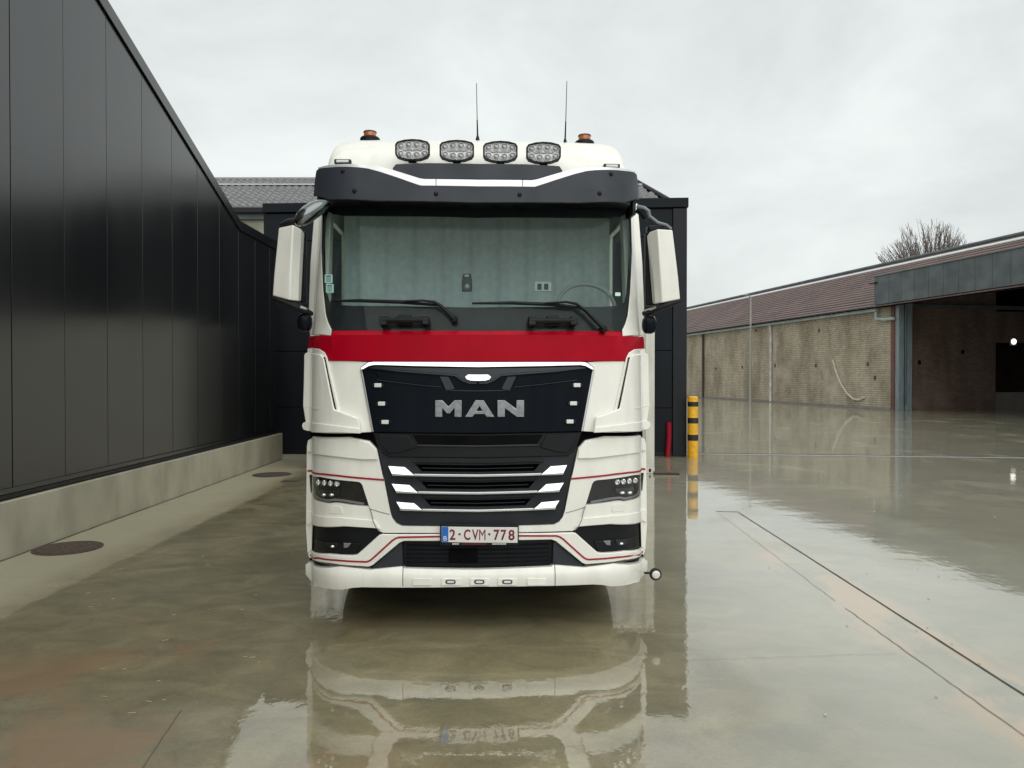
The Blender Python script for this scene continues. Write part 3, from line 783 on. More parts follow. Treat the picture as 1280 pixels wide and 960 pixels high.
# manhole covers
def manhole(px, py, r, label):
    p = ground(px, py); e = empty('manhole_cover', (p.x, p.y, 0)); tag(e, label, 'manhole cover')
    lathe('ring', [(r, 0.001), (r, 0.010), (r - 0.035, 0.011), (r - 0.035, 0.004)], 'rust_iron', e, segs=40)
    lathe('lid', [(r - 0.040, 0.001), (r - 0.040, 0.012), (r - 0.05, 0.014), (0.02, 0.014)], 'rust_iron', e, segs=40)
    return e
manhole(85, 685.5, 0.345, 'rusty round manhole cover in the concrete close to the low wall')
manhole(340, 593.5, 0.36, 'dark round manhole cover near the far end of the low wall')
p = ground(364, 601.5)
o = box('drain_plate', p.x - 0.16, p.x + 0.16, p.y - 0.12, p.y + 0.12, 0.001, 0.012, 'rust_iron'); tag(o, 'small dark iron drain plate beside the far manhole', 'drain cover')
# straw and grit
bm = bmesh.new()
for k in range(46):
    if k < 26: p = ground(rnd.uniform(60, 370), rnd.uniform(690, 900))
    else: p = ground(rnd.uniform(880, 1270), rnd.uniform(590, 900))
    a = rnd.uniform(-0.5, 0.5); L = rnd.uniform(0.015, 0.05) if k < 26 else rnd.uniform(0.004, 0.02)
    add_tube(bm, [(p.x, p.y, 0.006), (p.x + math.cos(a) * L, p.y + math.sin(a) * L, 0.008)], 0.0016 if k < 26 else 0.004, 4)
o = finish('ground_litter', bm, 'straw'); o['kind'] = 'stuff'; tag(o, 'scattered straw bits and grit on the wet concrete', 'litter')

# ================================================================== THE TRUCK
YAW = R(2.5)
TO = Vector(((597.5 - 640) / 960.0 * 5.6, 5.6, 0))
truck = empty('tractor_truck', TO, YAW)
tag(truck, 'white tractor truck with red band, dark sun visor and four roof spotlights on wet concrete', 'truck')
Mt = Matrix.Translation(TO) @ Matrix.Rotation(YAW, 4, 'Z'); Mti = Mt.inverted()
CL_ = Mti @ CAM
def tl(px, py, yl):
    d = Mti.to_3x3() @ ray(px, py); t = (yl - CL_.y) / d.y
    return CL_ + d * t
def bow(x, k=0.10, c0=0.95, w=0.36, dep=0.36):
    u = abs(x); t = min(1.0, max(0.0, (u - c0) / w))
    return k * u * u + dep * (1 - math.sqrt(max(0.0, 1 - t * t)))
def lean(z):
    if z < 1.2: return 0.0
    if z < 2.22: return 0.07 * (z - 1.2) / 1.02
    return 0.07 + 0.30 * (z - 2.22)
def Yf(x, z): return bow(x) + lean(z)                 # skin of the front
def Yv(x, z): return bow(x, 0.09, 0.90, 0.42, 0.34) + 0.13 + 0.22 * max(0.0, z - 3.15)   # sun visor
def flat(y0):
    return lambda x, z: y0
def loc(px, py, surf=Yf, off=0.0):
    y = 0.1
    for _ in range(14):
        p = tl(px, py, y); y = surf(p.x, p.z) + off
    return Vector((p.x, y, p.z))
CX = 597.5
def to2(pts, surf, off, side=-1, half=False):
    out = []
    for px, py in pts:
        p = loc(px, py, surf, off); x = p.x
        if half and abs(px - CX) < 1.0: x = 0.0
        out.append((x, p.z))
    if half:
        ic = [i for i, q in enumerate(out) if abs(q[0]) < 1e-6]
        if len(ic) == 2 and ic[1] == ic[0] + 1: out = out[ic[1]:] + out[:ic[1]]
        m = [(-x, z) for x, z in reversed(out) if abs(x) > 1e-6]
        out = out + m
    elif side > 0: out = [(-x, z) for x, z in out]
    return out
def clean(p):
    o = []
    for q in p:
        if not o or (abs(q[0] - o[-1][0]) + abs(q[1] - o[-1][1])) > 1e-5: o.append(q)
    if len(o) > 2 and (abs(o[0][0] - o[-1][0]) + abs(o[0][1] - o[-1][1])) < 1e-5: o.pop()
    return o
def sheet(name, poly2, m, parent, surf=Yf, off=0.0, th=0.02, holes=(), step=0.06, zcuts=(), prof=None, bevel=0.004, zstep=None):
    poly2 = clean(poly2); bm = bmesh.new()
    if holes:
        loops = [[Vector((x, z, 0)) for x, z in poly2]] + [[Vector((x, z, 0)) for x, z in clean(h)] for h in holes]
        fl = [v for L in loops for v in L]; vs = [bm.verts.new((v.x, 0, v.y)) for v in fl]
        for t in tessellate_polygon(loops):
            try: bm.faces.new([vs[i] for i in t])
            except ValueError: pass
    else:
        bm.faces.new([bm.verts.new((x, 0, z)) for x, z in poly2])
    xs = [v.co.x for v in bm.verts]; zz = [v.co.z for v in bm.verts]
    def cut(co, no):
        bmesh.ops.bisect_plane(bm, geom=bm.verts[:] + bm.edges[:] + bm.faces[:], dist=1e-5, plane_co=co, plane_no=no)
    k = math.ceil(min(xs) / step)
    while k * step < max(xs):
        x = k * step
        if min(abs(x - q) for q in xs) > 0.002: cut((x, 0, 0), (1, 0, 0))
        k += 1
    zl = list(zcuts)
    if zstep:
        q = min(zz) + zstep
        while q < max(zz) - 1e-3: zl.append(q); q += zstep
    for q in zl: cut((0, 0, q), (0, 0, 1))
    for v in bm.verts: v.co.y = surf(v.co.x, v.co.z) + off + (prof(v.co.x, v.co.z) if prof else 0.0)
    ret = bmesh.ops.extrude_face_region(bm, geom=bm.faces[:])
    for g in ret['geom']:
        if isinstance(g, bmesh.types.BMVert): g.co.y += th
    return finish(name, bm, m, parent, bevel=bevel)
def plate(name, pts, m, parent=None, surf=Yf, off=0.0, th=0.02, side=-1, half=False, holes=(), **kw):
    p2 = to2(pts, surf, off, side, half)
    h2 = [to2(h, surf, off, side, hh) for h, hh in holes]
    return sheet(name, p2, m, parent or truck, surf, off, th, h2, **kw)
def pair(name, pts, m, parent=None, **kw):
    return [plate(name, pts, m, parent, side=s, **kw) for s in (-1, 1)]
def ribbon_poly(path2, w):
    L, Rr = [], []
    for i, p in enumerate(path2):
        a = path2[max(0, i - 1)]; b = path2[min(len(path2) - 1, i + 1)]
        dx, dz = b[0] - a[0], b[1] - a[1]; l_ = math.hypot(dx, dz) or 1
        nx, nz = -dz / l_, dx / l_
        L.append((p[0] + nx * w / 2, p[1] + nz * w / 2)); Rr.append((p[0] - nx * w / 2, p[1] - nz * w / 2))
    return L + Rr[::-1]
def ribbon(name, pts, w, m, parent=None, surf=Yf, off=0.0, th=0.004, side=-1, half=False, **kw):
    p2 = [(loc(px, py, surf, off).x, loc(px, py, surf, off).z) for px, py in pts]
    if half:
        p2[-1] = (0.0, p2[-1][1]); p2 = p2 + [(-x, z) for x, z in reversed(p2[:-1])]
    elif side > 0: p2 = [(-x, z) for x, z in p2]
    return sheet(name, ribbon_poly(p2, w), m, parent or truck, surf, off, th, bevel=0, **kw)
def oval(cx, cy, rx, ry, n=16, p=1.0):
    return [(cx + rx * math.copysign(abs(math.cos(2 * math.pi * k / n)) ** p, math.cos(2 * math.pi * k / n)), cy + ry * math.copysign(abs(math.sin(2 * math.pi * k / n)) ** p, math.sin(2 * math.pi * k / n))) for k in range(n)]
def rect(x0, x1, y0, y1): return [(x0, y0), (x1, y0), (x1, y1), (x0, y1)]

# ---- lower bumper
bz = loc(597, 722).z
def bprof(x, z):
    t = (z - bz) / 0.075
    return 0.012 * t * t if t < 0 else 0.03 * min(1, t) ** 2
bum = plate('bumper', [(382, 706), (386, 703.5), (425, 709), (463, 713), (502, 709.5), (505, 711.5), (CX, 713), (CX, 733.5), (452, 734.5), (440, 735.5), (428, 738), (412, 737.5), (398, 734.5), (387, 728.5), (381.5, 719)], 'paint_scuffed', half=True, off=-0.035, th=0.16, prof=bprof, zstep=0.025, bevel=0.012)
for x0 in (515.5, 551.5, 587.5, 622.5, 659):
    pl = plate('step_plate', rect(x0, x0 + 23.5, 723, 732), 'paint_white', bum, off=-0.041, th=0.01, bevel=0.003)
    if 540 < x0 < 640:
        f = plate('marker_frame', oval(x0 + 11.7, 727.5, 6.4, 2.7, 16, 0.6), 'plastic_grey', pl and bum, off=-0.047, th=0.008, bevel=0.002)
        plate('marker_lens', oval(x0 + 11.7, 727.5, 4.6, 1.5, 14, 0.6), 'lens_white', bum, off=-0.050, th=0.004, bevel=0.001)
for px in (503.5, 694):
    plate('bumper_seam', rect(px - 0.4, px + 0.4, 706, 733), 'plastic_black', bum, off=-0.0365, th=0.01, bevel=0, prof=bprof, zstep=0.025)
# ---- black air dam behind the white swoosh
dam = plate('air_dam', [(387, 696), (470, 706), (500, 674), (CX, 672), (CX, 714), (463, 716), (387, 706)], 'plastic_black', half=True, off=0.045, th=0.03)
pair('air_dam_cheek', [(463, 711), (499.5, 679), (502.5, 679), (503.5, 708.5), (465, 712.5)], 'plastic_grey', dam, off=0.012, th=0.03)
for k in range(6):
    y = 681 + k * 5.2
    plate('intake_slat', [(508, y), (CX, y + 0.8), (CX, y + 2.6), (508, y + 1.8)], 'gloss_black', dam, half=True, off=0.034, th=0.008, bevel=0.002)
# tow hatch
plate('tow_cover', rect(561, 597, 686, 704), 'deep_black', dam, off=0.026, th=0.006)
# ---- swoosh with pinstripe
sw = plate('bumper_swoosh', [(384.5, 692.5), (389, 689.5), (412, 693), (441, 694.8), (446, 694), (450, 690.5), (470, 672.5), (474, 669), (479, 667.8), (CX, 667.4), (CX, 675.8), (505, 676.3), (499.5, 678.5), (466, 706.5), (461, 708.6), (440, 707.3), (412, 704), (392, 700.5), (386.5, 698)], 'paint_white', half=True, off=-0.02, th=0.05, bevel=0.006)
for s in (-1, 1):
    ribbon('pinstripe', [(387.5, 694.3), (398, 697.6), (421, 700.3), (445, 702), (458, 702.4), (462, 701), (466, 698), (490, 676), (494.5, 673), (499, 671.7), (552, 670.6)], 0.0125, 'stripe_red', sw, off=-0.0235, side=s)
ribbon('seam_line', [(480, 666.7), (CX, 666.9)], 0.008, 'deep_black', sw, off=-0.006, half=True)
# ---- corner panels with headlamps
EPOLY = [(383.6, 558), (385, 550.5), (391, 545.5), (437, 546.5), (461.6, 551.5), (470.7, 561), (478, 594), (480, 600.5), (488, 641), (490.5, 648), (495, 654), (502, 657.6), (CX, 658.6), (CX, 666.4), (480, 666), (474, 664), (469.7, 660), (430, 658), (390.5, 656), (389.5, 688), (384.5, 691.5), (382.5, 660)]
HL = [(386.5, 593.5), (400, 596), (421, 599.5), (446.5, 602), (450.5, 603.2), (453, 606.5), (461.5, 633.3), (440, 631.3), (424, 629), (418, 628.6), (411.5, 629.6), (404, 628.2), (394, 625.6), (390.4, 622.5), (388.4, 616)]
front = plate('front_panel', EPOLY, 'paint_white', half=True, off=0.0, th=0.06, holes=[(HL, False)], bevel=0.006) if False else None
def mirror_hole(pts): return [(-x, z) for x, z in to2(pts, Yf, 0.0)]
ep = to2(EPOLY, Yf, 0.0, half=True)
front = sheet('front_panel', ep, 'paint_white', truck, Yf, 0.0, 0.07, [to2(HL, Yf, 0.0), mirror_hole(HL)], bevel=0.005)
for s in (-1, 1):
    plate('shoulder_ledge', [(383.4, 560), (385, 551), (391, 547.2), (437, 548.2), (461, 553), (469.5, 561.5), (471.5, 574.5), (452, 574.5), (425, 571.5), (400, 568.5), (383.6, 565.5)], 'paint_white', front, off=-0.022, th=0.03, side=s, bevel=0.010)
    plate('lower_ledge', [(382.6, 640.5), (395, 644), (425, 647), (468, 650.5), (476, 662.5), (471, 660.5), (430, 657.6), (390.5, 655.6), (383, 657)], 'paint_white', front, off=-0.014, th=0.02, side=s, bevel=0.010)
    ribbon('pinstripe', [(384.3, 588.8), (390, 590.6), (405, 592.8), (421, 594.4), (450, 597.6), (480, 600)], 0.0135, 'stripe_red', front, off=-0.004, side=s)
    ribbon('panel_seam', [(461.5, 634), (464, 641), (466.5, 652), (470, 659.6), (474, 663.8)], 0.006, 'lamp_grey', front, off=-0.0165, side=s)
    ribbon('panel_crease', [(462, 636), (475, 640), (487, 643)], 0.005, 'lamp_grey', front, off=-0.002, side=s)
    wr = plate('washer_cover', [(411.5, 633.4), (414, 632.2), (424.5, 632.4), (426.5, 634), (428.3, 641), (427, 643), (413, 641.8), (411.6, 640)], 'paint_white', front, off=-0.004, th=0.006, side=s, bevel=0.003)
    # headlamp
    hl = empty('headlamp', (0, 0, 0), 0, truck)
    plate('housing', HL, 'lamp_dark', hl, off=0.045, th=0.02, side=s, bevel=0)
    ribbon('daylight_strip', [(390.8, 603), (392.3, 614), (394.5, 620.4), (400, 623.6), (411, 625.8), (418, 624.6), (430, 625.6), (455, 630)], 0.017, 'lamp_grey', hl, off=0.026, th=0.012, side=s)
    for k in range(4):
        c = loc(398.0 + k * 7.6, 603.2 + k * 0.55, Yf, 0.02); c.x *= -s
        lathe('led_module', [(0.019, 0.02), (0.021, 0.0), (0.015, -0.004), (0.010, 0.010)], 'chrome', hl, c=c, axis='y', segs=14)
    plate('reflector_bowl', [(396.6, 612.5), (400, 611.2), (420, 612.4), (423.6, 613.6), (423, 617.5), (419.5, 620), (410, 620.8), (401, 619.4), (398, 617)], 'dark_chrome', hl, off=0.022, th=0.012, side=s, bevel=0.004)
    for cx in (405, 414.6):
        c = loc(cx, 618.4, Yf, 0.018); c.x *= -s
        ellipsoid('projector', c, (0.022, 0.014, 0.012), 'chrome', hl)
    plate('separator', [(395.5, 607.6), (424, 610.5), (424, 612), (395.5, 609.4)], 'plastic_black', hl, off=0.018, th=0.01, side=s, bevel=0)
    plate('cover_lens', HL, 'clear', hl, off=0.004, th=0.003, side=s, bevel=0)
    # fog lamp
    fg = empty('fog_lamp', (0, 0, 0), 0, truck)
    plate('surround', [(390.6, 655.8), (430, 657.6), (469.5, 659.8), (474, 664), (479, 666.6), (472, 670), (449, 691), (445, 694.4), (440, 695.4), (412, 693.4), (388, 690)], 'plastic_black', fg, off=0.03, th=0.03, side=s)
    plate('lamp_body', [(393.6, 675), (396, 674), (450, 679), (450.6, 681), (444.5, 692.2), (440, 693.6), (412, 691.6), (394, 687.6)], 'lamp_dark', fg, off=0.016, th=0.014, side=s, bevel=0.004)
    plate('reflector', [(407, 677.2), (423, 678), (421.5, 683.5), (418, 685.4), (411, 684), (408, 681.5)], 'dark_chrome', fg, off=0.010, th=0.008, side=s, bevel=0.003)
    plate('reflector', [(429.5, 678.6), (439, 679), (434.5, 684.6), (429.5, 685)], 'lamp_grey', fg, off=0.010, th=0.008, side=s, bevel=0.003)
    c = loc(415.5, 683, Yf, 0.006); c.x *= -s
    ellipsoid('bulb', c, (0.016, 0.008, 0.009), 'chrome', fg)
# ---- number plate
ph = plate('plate_holder', [(550, 654.5), (648.5, 656.5), (648.5, 681.5), (550, 682)], 'plastic_black', off=-0.045, th=0.03)
py0, py1 = 658.2, 677.6
plate('plate_blank', [(552, py0), (647, py0 + 1), (647, py1 + 1), (552, py1)], 'plate_white', ph, off=-0.050, th=0.006, bevel=0.002)
plate('euro_band', [(552.4, py0 + 0.3), (560.4, py0 + 0.4), (560.4, py1 - 0.3), (552.4, py1 - 0.4)], 'plate_blue', ph, off=-0.0525, th=0.003, bevel=0)
def text_mesh(name, s, px, py, hpx, wpx, m, parent, off, bold=0.0, surf=Yf, depth=0.0015):
    cu = bpy.data.curves.new('t', 'FONT'); cu.body = s; cu.size = 1.0; cu.extrude = 0.0; cu.offset = bold
    ob = bpy.data.objects.new('t', cu); COL.objects.link(ob)
    bpy.context.view_layer.update()
    dg = bpy.context.evaluated_depsgraph_get(); me = bpy.data.meshes.new_from_object(ob.evaluated_get(dg))
    bpy.data.objects.remove(ob); bpy.data.curves.remove(cu)
    bm = bmesh.new(); bm.from_mesh(me); bpy.data.meshes.remove(me)
    x0 = min(v.co.x for v in bm.verts); x1 = max(v.co.x for v in bm.verts); y0 = min(v.co.y for v in bm.verts); y1 = max(v.co.y for v in bm.verts)
    a = loc(px, py + hpx, surf, off); b = loc(px + wpx, py, surf, off)
    for v in bm.verts:
        u = (v.co.x - x0) / (x1 - x0); w = (v.co.y - y0) / (y1 - y0)
        x = a.x + (b.x - a.x) * u; z = a.z + (b.z - a.z) * w
        v.co = Vector((x, surf(x, z) + off, z))
    ret = bmesh.ops.extrude_face_region(bm, geom=bm.faces[:])
    for g in ret['geom']:
        if isinstance(g, bmesh.types.BMVert): g.co.y += depth
    bm.normal_update()
    me = bpy.data.meshes.new(name); bm.to_mesh(me); bm.free(); me.materials.append(MATS[m])
    o = bpy.data.objects.new(name, me); COL.objects.link(o); o.parent = parent; return o
for s_, x, w in (('2', 562, 7.2), ('C', 580, 8), ('V', 590, 8.2), ('M', 599, 7.8), ('7', 617.3, 7), ('7', 626, 7), ('8', 635.6, 7.6)):
    text_mesh('character', s_, x, 661.6 + (x - 560) * 0.008, 13.2, w, 'plate_red', ph, -0.0520, bold=0.0 if s_ == 'M' else 0.018)
for x in (574.5, 611.6):
    plate('dot', rect(x - 1.3, x + 1.3, 666.6, 669.0), 'plate_red', ph, off=-0.052, th=0.002, bevel=0)
text_mesh('country_letter', 'B', 554.4, 670.2, 5.6, 4.2, 'plate_white', ph, -0.0535)
for x0, x1, m in ((565.5, 573.5, 'plate_white'), (577, 609, 'plate_red'), (615.5, 633.5, 'plate_white')):
    k = x0
    while k < x1 - 0.8:
        plate('holder_print', rect(k, min(x1, k + 1.15), 678.9, 680.8), m, ph, off=-0.0465, th=0.002, bevel=0); k += 1.75
# ---- lower grille
GR = [(472, 556), (483, 570), (CX, 571.5), (CX, 657.6), (504, 656.6), (497, 653.5), (492.5, 648), (489.5, 640), (481.5, 600), (473, 562)]
slots = [[(519.5, 580.5), (CX, 581.5), (CX, 590.2), (527, 589.5)], [(526, 602), (CX, 603), (CX, 611.8), (533.5, 611)], [(530.5, 624), (CX, 625), (CX, 633.6), (538, 632.8)]]
gp = to2(GR, Yf, 0.02, half=True)
low = sheet('lower_grille', gp, 'grille_grey', truck, Yf, 0.02, 0.03, [to2(h, Yf, 0.02, half=True) for h in slots], bevel=0.003)
plate('grille_backing', [(478, 574), (CX, 575), (CX, 650), (496, 648)], 'deep_black', low, half=True, off=0.10, th=0.02, bevel=0)
for (bl, ln) in ((([(484, 583), (505.5, 584.2), (515, 591.6), (518, 594.2), (489.5, 592.6)]), (489, 593.4, 594.8)),
                 (([(488, 605.2), (511.5, 606.6), (519.5, 613.4), (523, 616), (494.5, 614.4)]), (494, 615.2, 616.8)),
                 (([(493.8, 627.8), (517.5, 629.4), (524.5, 635), (528, 637.6), (500, 636.2)]), (499, 637, 638.8))):
    zb_ = loc(bl[4][0], bl[4][1]).z
    pair('chrome_blade', bl, 'chrome', low, off=-0.045, th=0.06, bevel=0.004, prof=lambda x, z: 0.62 * (z - zb_))
    x, y0, y1 = ln
    plate('chrome_bar', [(x, y0 - 1.6), (CX, y1 - 1.6), (CX, y1 + 1.6), (x + 1, y0 + 1.4)], 'silver', low, half=True, off=-0.004, th=0.028, bevel=0.004)
for (y, x) in ((577, 514), (599, 521), (621, 526)):
    plate('grille_shelf', [(x, y - 1.2), (CX, y - 0.2), (CX, y + 2.6), (x + 3, y + 1.6)], 'plastic_black', low, half=True, off=0.002, th=0.02, bevel=0.004)
for row in slots:
    for k in range(9):
        px = row[0][0] + 10 + k * 8.0
        if px > 590: break
    plate('slot_mesh', [(row[0][0] + 8, (row[0][1] + row[3][1]) / 2 - 0.6), (CX, (row[1][1] + row[2][1]) / 2 - 0.6), (CX, (row[1][1] + row[2][1]) / 2 + 0.6), (row[0][0] + 8, (row[0][1] + row[3][1]) / 2 + 0.6)], 'plastic_grey', low, half=True, off=0.065, th=0.006, bevel=0)
# ---- upper grille panel
up = plate('grille_panel', [(451.8, 463.5), (453.5, 460), (460, 457.8), (CX, 458.6), (CX, 541.6), (466, 540)], 'gloss_black', half=True, off=-0.012, th=0.05, bevel=0.006)
ul = plate('grille_apron', [(466, 540.4), (CX, 542), (CX, 572.5), (485, 571), (477, 565), (471.4, 556)], 'plastic_black', up, half=True, off=0.004, th=0.03, bevel=0.006)
plate('apron_slot', [(515.5, 543.6), (CX, 544.6), (CX, 556.2), (523, 555.2)], 'deep_black', ul, half=True, off=0.001, th=0.01, bevel=0)
plate('apron_lip', [(523, 556), (CX, 557), (CX, 558.6), (521, 557.6)], 'plastic_grey', ul, half=True, off=-0.008, th=0.02, bevel=0.002)
pair('apron_wing', [(471, 543), (511, 544), (520, 560), (497, 566), (485, 567), (476, 556)], 'plastic_black', ul, off=-0.006, th=0.015, bevel=0.006)
zcb = loc(597, 459).z
plate('chrome_top_bar', [(450.6, 462.4), (451.5, 459), (459.5, 452.6), (466, 451.8), (CX, 452.2), (CX, 459.0), (520, 457.6), (468, 456.2), (461, 457.4), (454, 461.5)], 'chrome', half=True, off=-0.045, th=0.05, bevel=0.004, prof=lambda x, z: 0.75 * (z - zcb), zcuts=(zcb + 0.02,))
pair('chrome_side_edge', [(450.4, 462.8), (452.6, 463), (467, 540), (464.6, 539.4)], 'silver', off=-0.016, th=0.03, bevel=0.002)
plate('brow_band', [(458, 459.8), (470, 457.6), (520, 459), (CX, 460), (CX, 478), (586, 478), (578, 474.5), (569, 468.6), (551, 467), (500, 463.2)], 'dark_chrome', up, half=True, off=-0.024, th=0.014, bevel=0.004)
for s in (-1, 1):
    plate('brow_facet', [(468.7, 464.6), (500, 467), (548, 471), (553.5, 483.5), (520, 480), (476, 474.6), (474, 473.6)], 'gloss_black', up, off=-0.020, th=0.012, side=s, bevel=0.003)
    plate('badge_fin', [(549.5, 470.6), (560.5, 471), (567.5, 484.5), (568, 486.6), (560, 488), (557, 487)], 'plastic_grey', up, off=-0.026, th=0.018, side=s, bevel=0.003)
    ribbon('brow_chrome_line', [(462, 459.4), (500, 463.8), (550, 467.6), (569, 469.2), (578, 475.4), (586, 478.6), (596, 478.8)], 0.010, 'dark_chrome', up, off=-0.030, side=s, th=0.008)
    ribbon('brow_edge_line', [(472, 474.2), (476, 475.4), (520, 480.8), (552, 483.8)], 0.004, 'plastic_grey', up, off=-0.0215, side=s)
    for cx, cy in ((472.2, 481.6), (476.8, 504.6), (481.2, 527.6)):
        mk = plate('marker_lamp', rect(cx - 7.4, cx + 7.4, cy - 2.0, cy + 2.0), 'plastic_black', up, off=-0.022, th=0.012, side=s, bevel=0.003)
        plate('marker_lens', rect(cx - 4.4, cx + 4.4, cy - 2.5, cy + 2.5), 'lens_white', mk, off=-0.027, th=0.012, side=s, bevel=0.003) if False else plate('marker_lens', rect(cx - 4.4, cx + 4.4, cy - 2.5, cy + 2.5), 'lens_white', up, off=-0.027, th=0.012, side=s, bevel=0.003)
ribbon('badge_ridge', [(557, 488), (CX, 488.6)], 0.006, 'plastic_grey', up, off=-0.016, half=True)
plate('badge', [(580.5, 471), (584, 468), (590, 466.4), (CX, 466), (CX, 476.2), (588, 476), (583, 474.4)], 'chrome', up, half=True, off=-0.056, th=0.03, bevel=0.005, prof=lambda x, z: 0.7 * (z - loc(597, 476).z))
# letters
def letter(pts, x0, x1, hole=None):
    y0, y1 = 500.2, 521.2
    f = lambda P: [(x0 + (x1 - x0) * u, y1 - (y1 - y0) * v) for u, v in P]
    big = to2(f(pts), Yf, -0.02); hs = [to2(f(hole), Yf, -0.02)] if hole else []
    o = sheet('letter', big, 'letter_metal', up, Yf, -0.026, 0.016, hs, bevel=0.0035, step=0.5)
    cxm = sum(p[0] for p in big) / len(big); czm = sum(p[1] for p in big) / len(big)
    return o
Mp = [(0, 0), (0, 1), (.28, 1), (.5, .62), (.72, 1), (1, 1), (1, 0), (.72, 0), (.72, .5), (.56, .2), (.44, .2), (.28, .5), (.28, 0)]
Ap = [(0, 0), (.36, 1), (.64, 1), (1, 0), (.73, 0), (.665, .17), (.335, .17), (.27, 0)]
Ah = [(.40, .36), (.60, .36), (.5, .64)]
Np = [(0, 0), (0, 1), (.27, 1), (.71, .48), (.71, 1), (1, 1), (1, 0), (.73, 0), (.29, .52), (.29, 0)]
letter(Mp, 543.6, 577.2); letter(Ap, 580.6, 618.2, Ah); letter(Np, 621.5, 655.2)

# ---- flank panels, red band
flank = pair('front_flap', [(405, 449), (459.5, 452.4), (451, 459), (450.4, 463), (464.8, 540), (448, 541), (405, 541)], 'paint_white', off=-0.004, th=0.05, bevel=0.004)
zr = loc(500, 418.5).z
red = plate('red_band', [(386.2, 419.6), (413.5, 420), (415, 410.6), (500, 412.4), (CX, 413.4), (CX, 452.0), (459, 451.6), (404, 451.2), (404, 441), (399, 436), (385.2, 434.6)], 'paint_red', half=True, off=-0.014, th=0.06, zcuts=(zr, zr + 0.02), prof=lambda x, z: 0.75 * max(0.0, z - zr), bevel=0.005)
for s in (-1, 1):
    base = plate('deflector_base', [(384.2, 435.4), (399, 436.2), (405.5, 440.2), (408.6, 446), (411, 455), (424, 512), (432, 536), (384, 536)], 'paint_white', off=-0.022, th=0.05, side=s, bevel=0.006)
    plate('deflector_slit', [(402.6, 446), (406.4, 446.6), (420.6, 513.5), (416.4, 512)], 'deep_black', base, off=-0.0255, th=0.01, side=s, bevel=0)
    df = plate('corner_deflector', [(380, 443), (382.4, 440.6), (400, 442.8), (402.6, 445), (404.6, 449), (417.4, 511.6), (447.8, 522.4), (449.6, 530), (450.2, 541.5), (384, 538), (381, 523), (378.6, 507), (379.4, 480)], 'paint_white', off=-0.060, th=0.06, side=s, bevel=0.008)
    plate('deflector_lip', [(377.2, 532.6), (378.4, 529), (382, 527), (400, 529.4), (425, 532.6), (449.6, 535.4), (450.6, 542), (421, 540.6), (384, 538.8), (379, 537)], 'paint_white', df, off=-0.078, th=0.08, side=s, bevel=0.007)
    plate('deflector_crease', [(379, 508.2), (382, 507.6), (394, 510), (400, 511.8), (394, 511.4)], 'paint_white', df, off=-0.064, th=0.01, side=s, bevel=0.002)
    # A pillars
    plate('pillar', [(394.5, 250), (403.5, 250), (401.4, 312), (403.6, 362.5), (406.8, 393), (410, 404), (414, 411.6), (413.6, 419.6), (387, 418), (385.8, 384.4), (388, 327.5), (392, 276)], 'paint_white', off=-0.012, th=0.16, side=s, zstep=0.12, bevel=0.01)
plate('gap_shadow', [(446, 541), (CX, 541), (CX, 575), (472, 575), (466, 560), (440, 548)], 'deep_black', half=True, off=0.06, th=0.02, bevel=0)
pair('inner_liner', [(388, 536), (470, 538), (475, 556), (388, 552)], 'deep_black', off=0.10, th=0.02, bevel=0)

# ---- windscreen
WS = [(402.2, 251), (CX, 254), (CX, 416), (415, 413), (408, 396), (404.6, 370), (402.4, 312)]
glass = plate('windscreen', WS, 'glass', half=True, off=0.004, th=0.006, zstep=0.1, bevel=0)
CLR = [(406.4, 300), (407.4, 276), (410.5, 264.5), (417, 268), (430, 270), (CX, 272.5), (CX, 384.5), (440, 382.2), (420, 381), (412, 376.5), (409, 366), (407, 340)]
sheet('frit_border', to2(WS, Yf, 0.014, half=True), 'frit_black', glass, Yf, 0.014, 0.003, [to2(CLR, Yf, 0.014, half=True)], bevel=0, zstep=0.1)
# stickers and devices behind the glass
for (x0, x1, y0, y1, m) in ((406, 415.6, 343.2, 353.6, 'sticker'), (407.4, 417, 355, 365.8, 'sticker')):
    st = plate('windscreen_sticker', rect(x0, x1, y0, y1), m, glass, off=0.002, th=0.001, bevel=0)
    plate('sticker_print', rect(x0 + 1.6, x1 - 1.8, y0 + 3.6, y1 - 1.2), 'sticker_green', glass, off=0.0005, th=0.001, bevel=0)
    plate('sticker_print', rect(x0 + 1.6, x1 - 1.8, y0 + 1.2, y0 + 3.0), 'sticker_blue', glass, off=0.0004, th=0.001, bevel=0)
plate('sticker', rect(769, 775.6, 365.6, 370), 'sticker', glass, off=0.002, th=0.001, bevel=0)
plate('camera_unit', [(578.6, 342), (588.6, 342), (590.4, 351), (590.2, 364), (577.4, 364), (577.2, 351)], 'plastic_black', glass, off=0.03, th=0.05, bevel=0.006)
c = loc(583.8, 358, Yf, 0.026); lathe('camera_lens', [(0.018, 0.01), (0.018, 0.0), (0.012, -0.002)], 'lamp_grey', glass, c=c, axis='y', segs=16)
plate('camera_print', rect(581, 586, 343.4, 345.6), 'device_grey', glass, off=0.028, th=0.003, bevel=0)
plate('toll_unit', [(668, 351.8), (689.6, 352.2), (689.6, 364.6), (668, 364.2)], 'device_grey', glass, off=0.03, th=0.02, bevel=0.004)
for cx in (674.4, 682.8): plate('toll_screen', rect(cx - 2.6, cx + 2.6, 354.6, 362), 'plastic_black', glass, off=0.027, th=0.004, bevel=0.001)
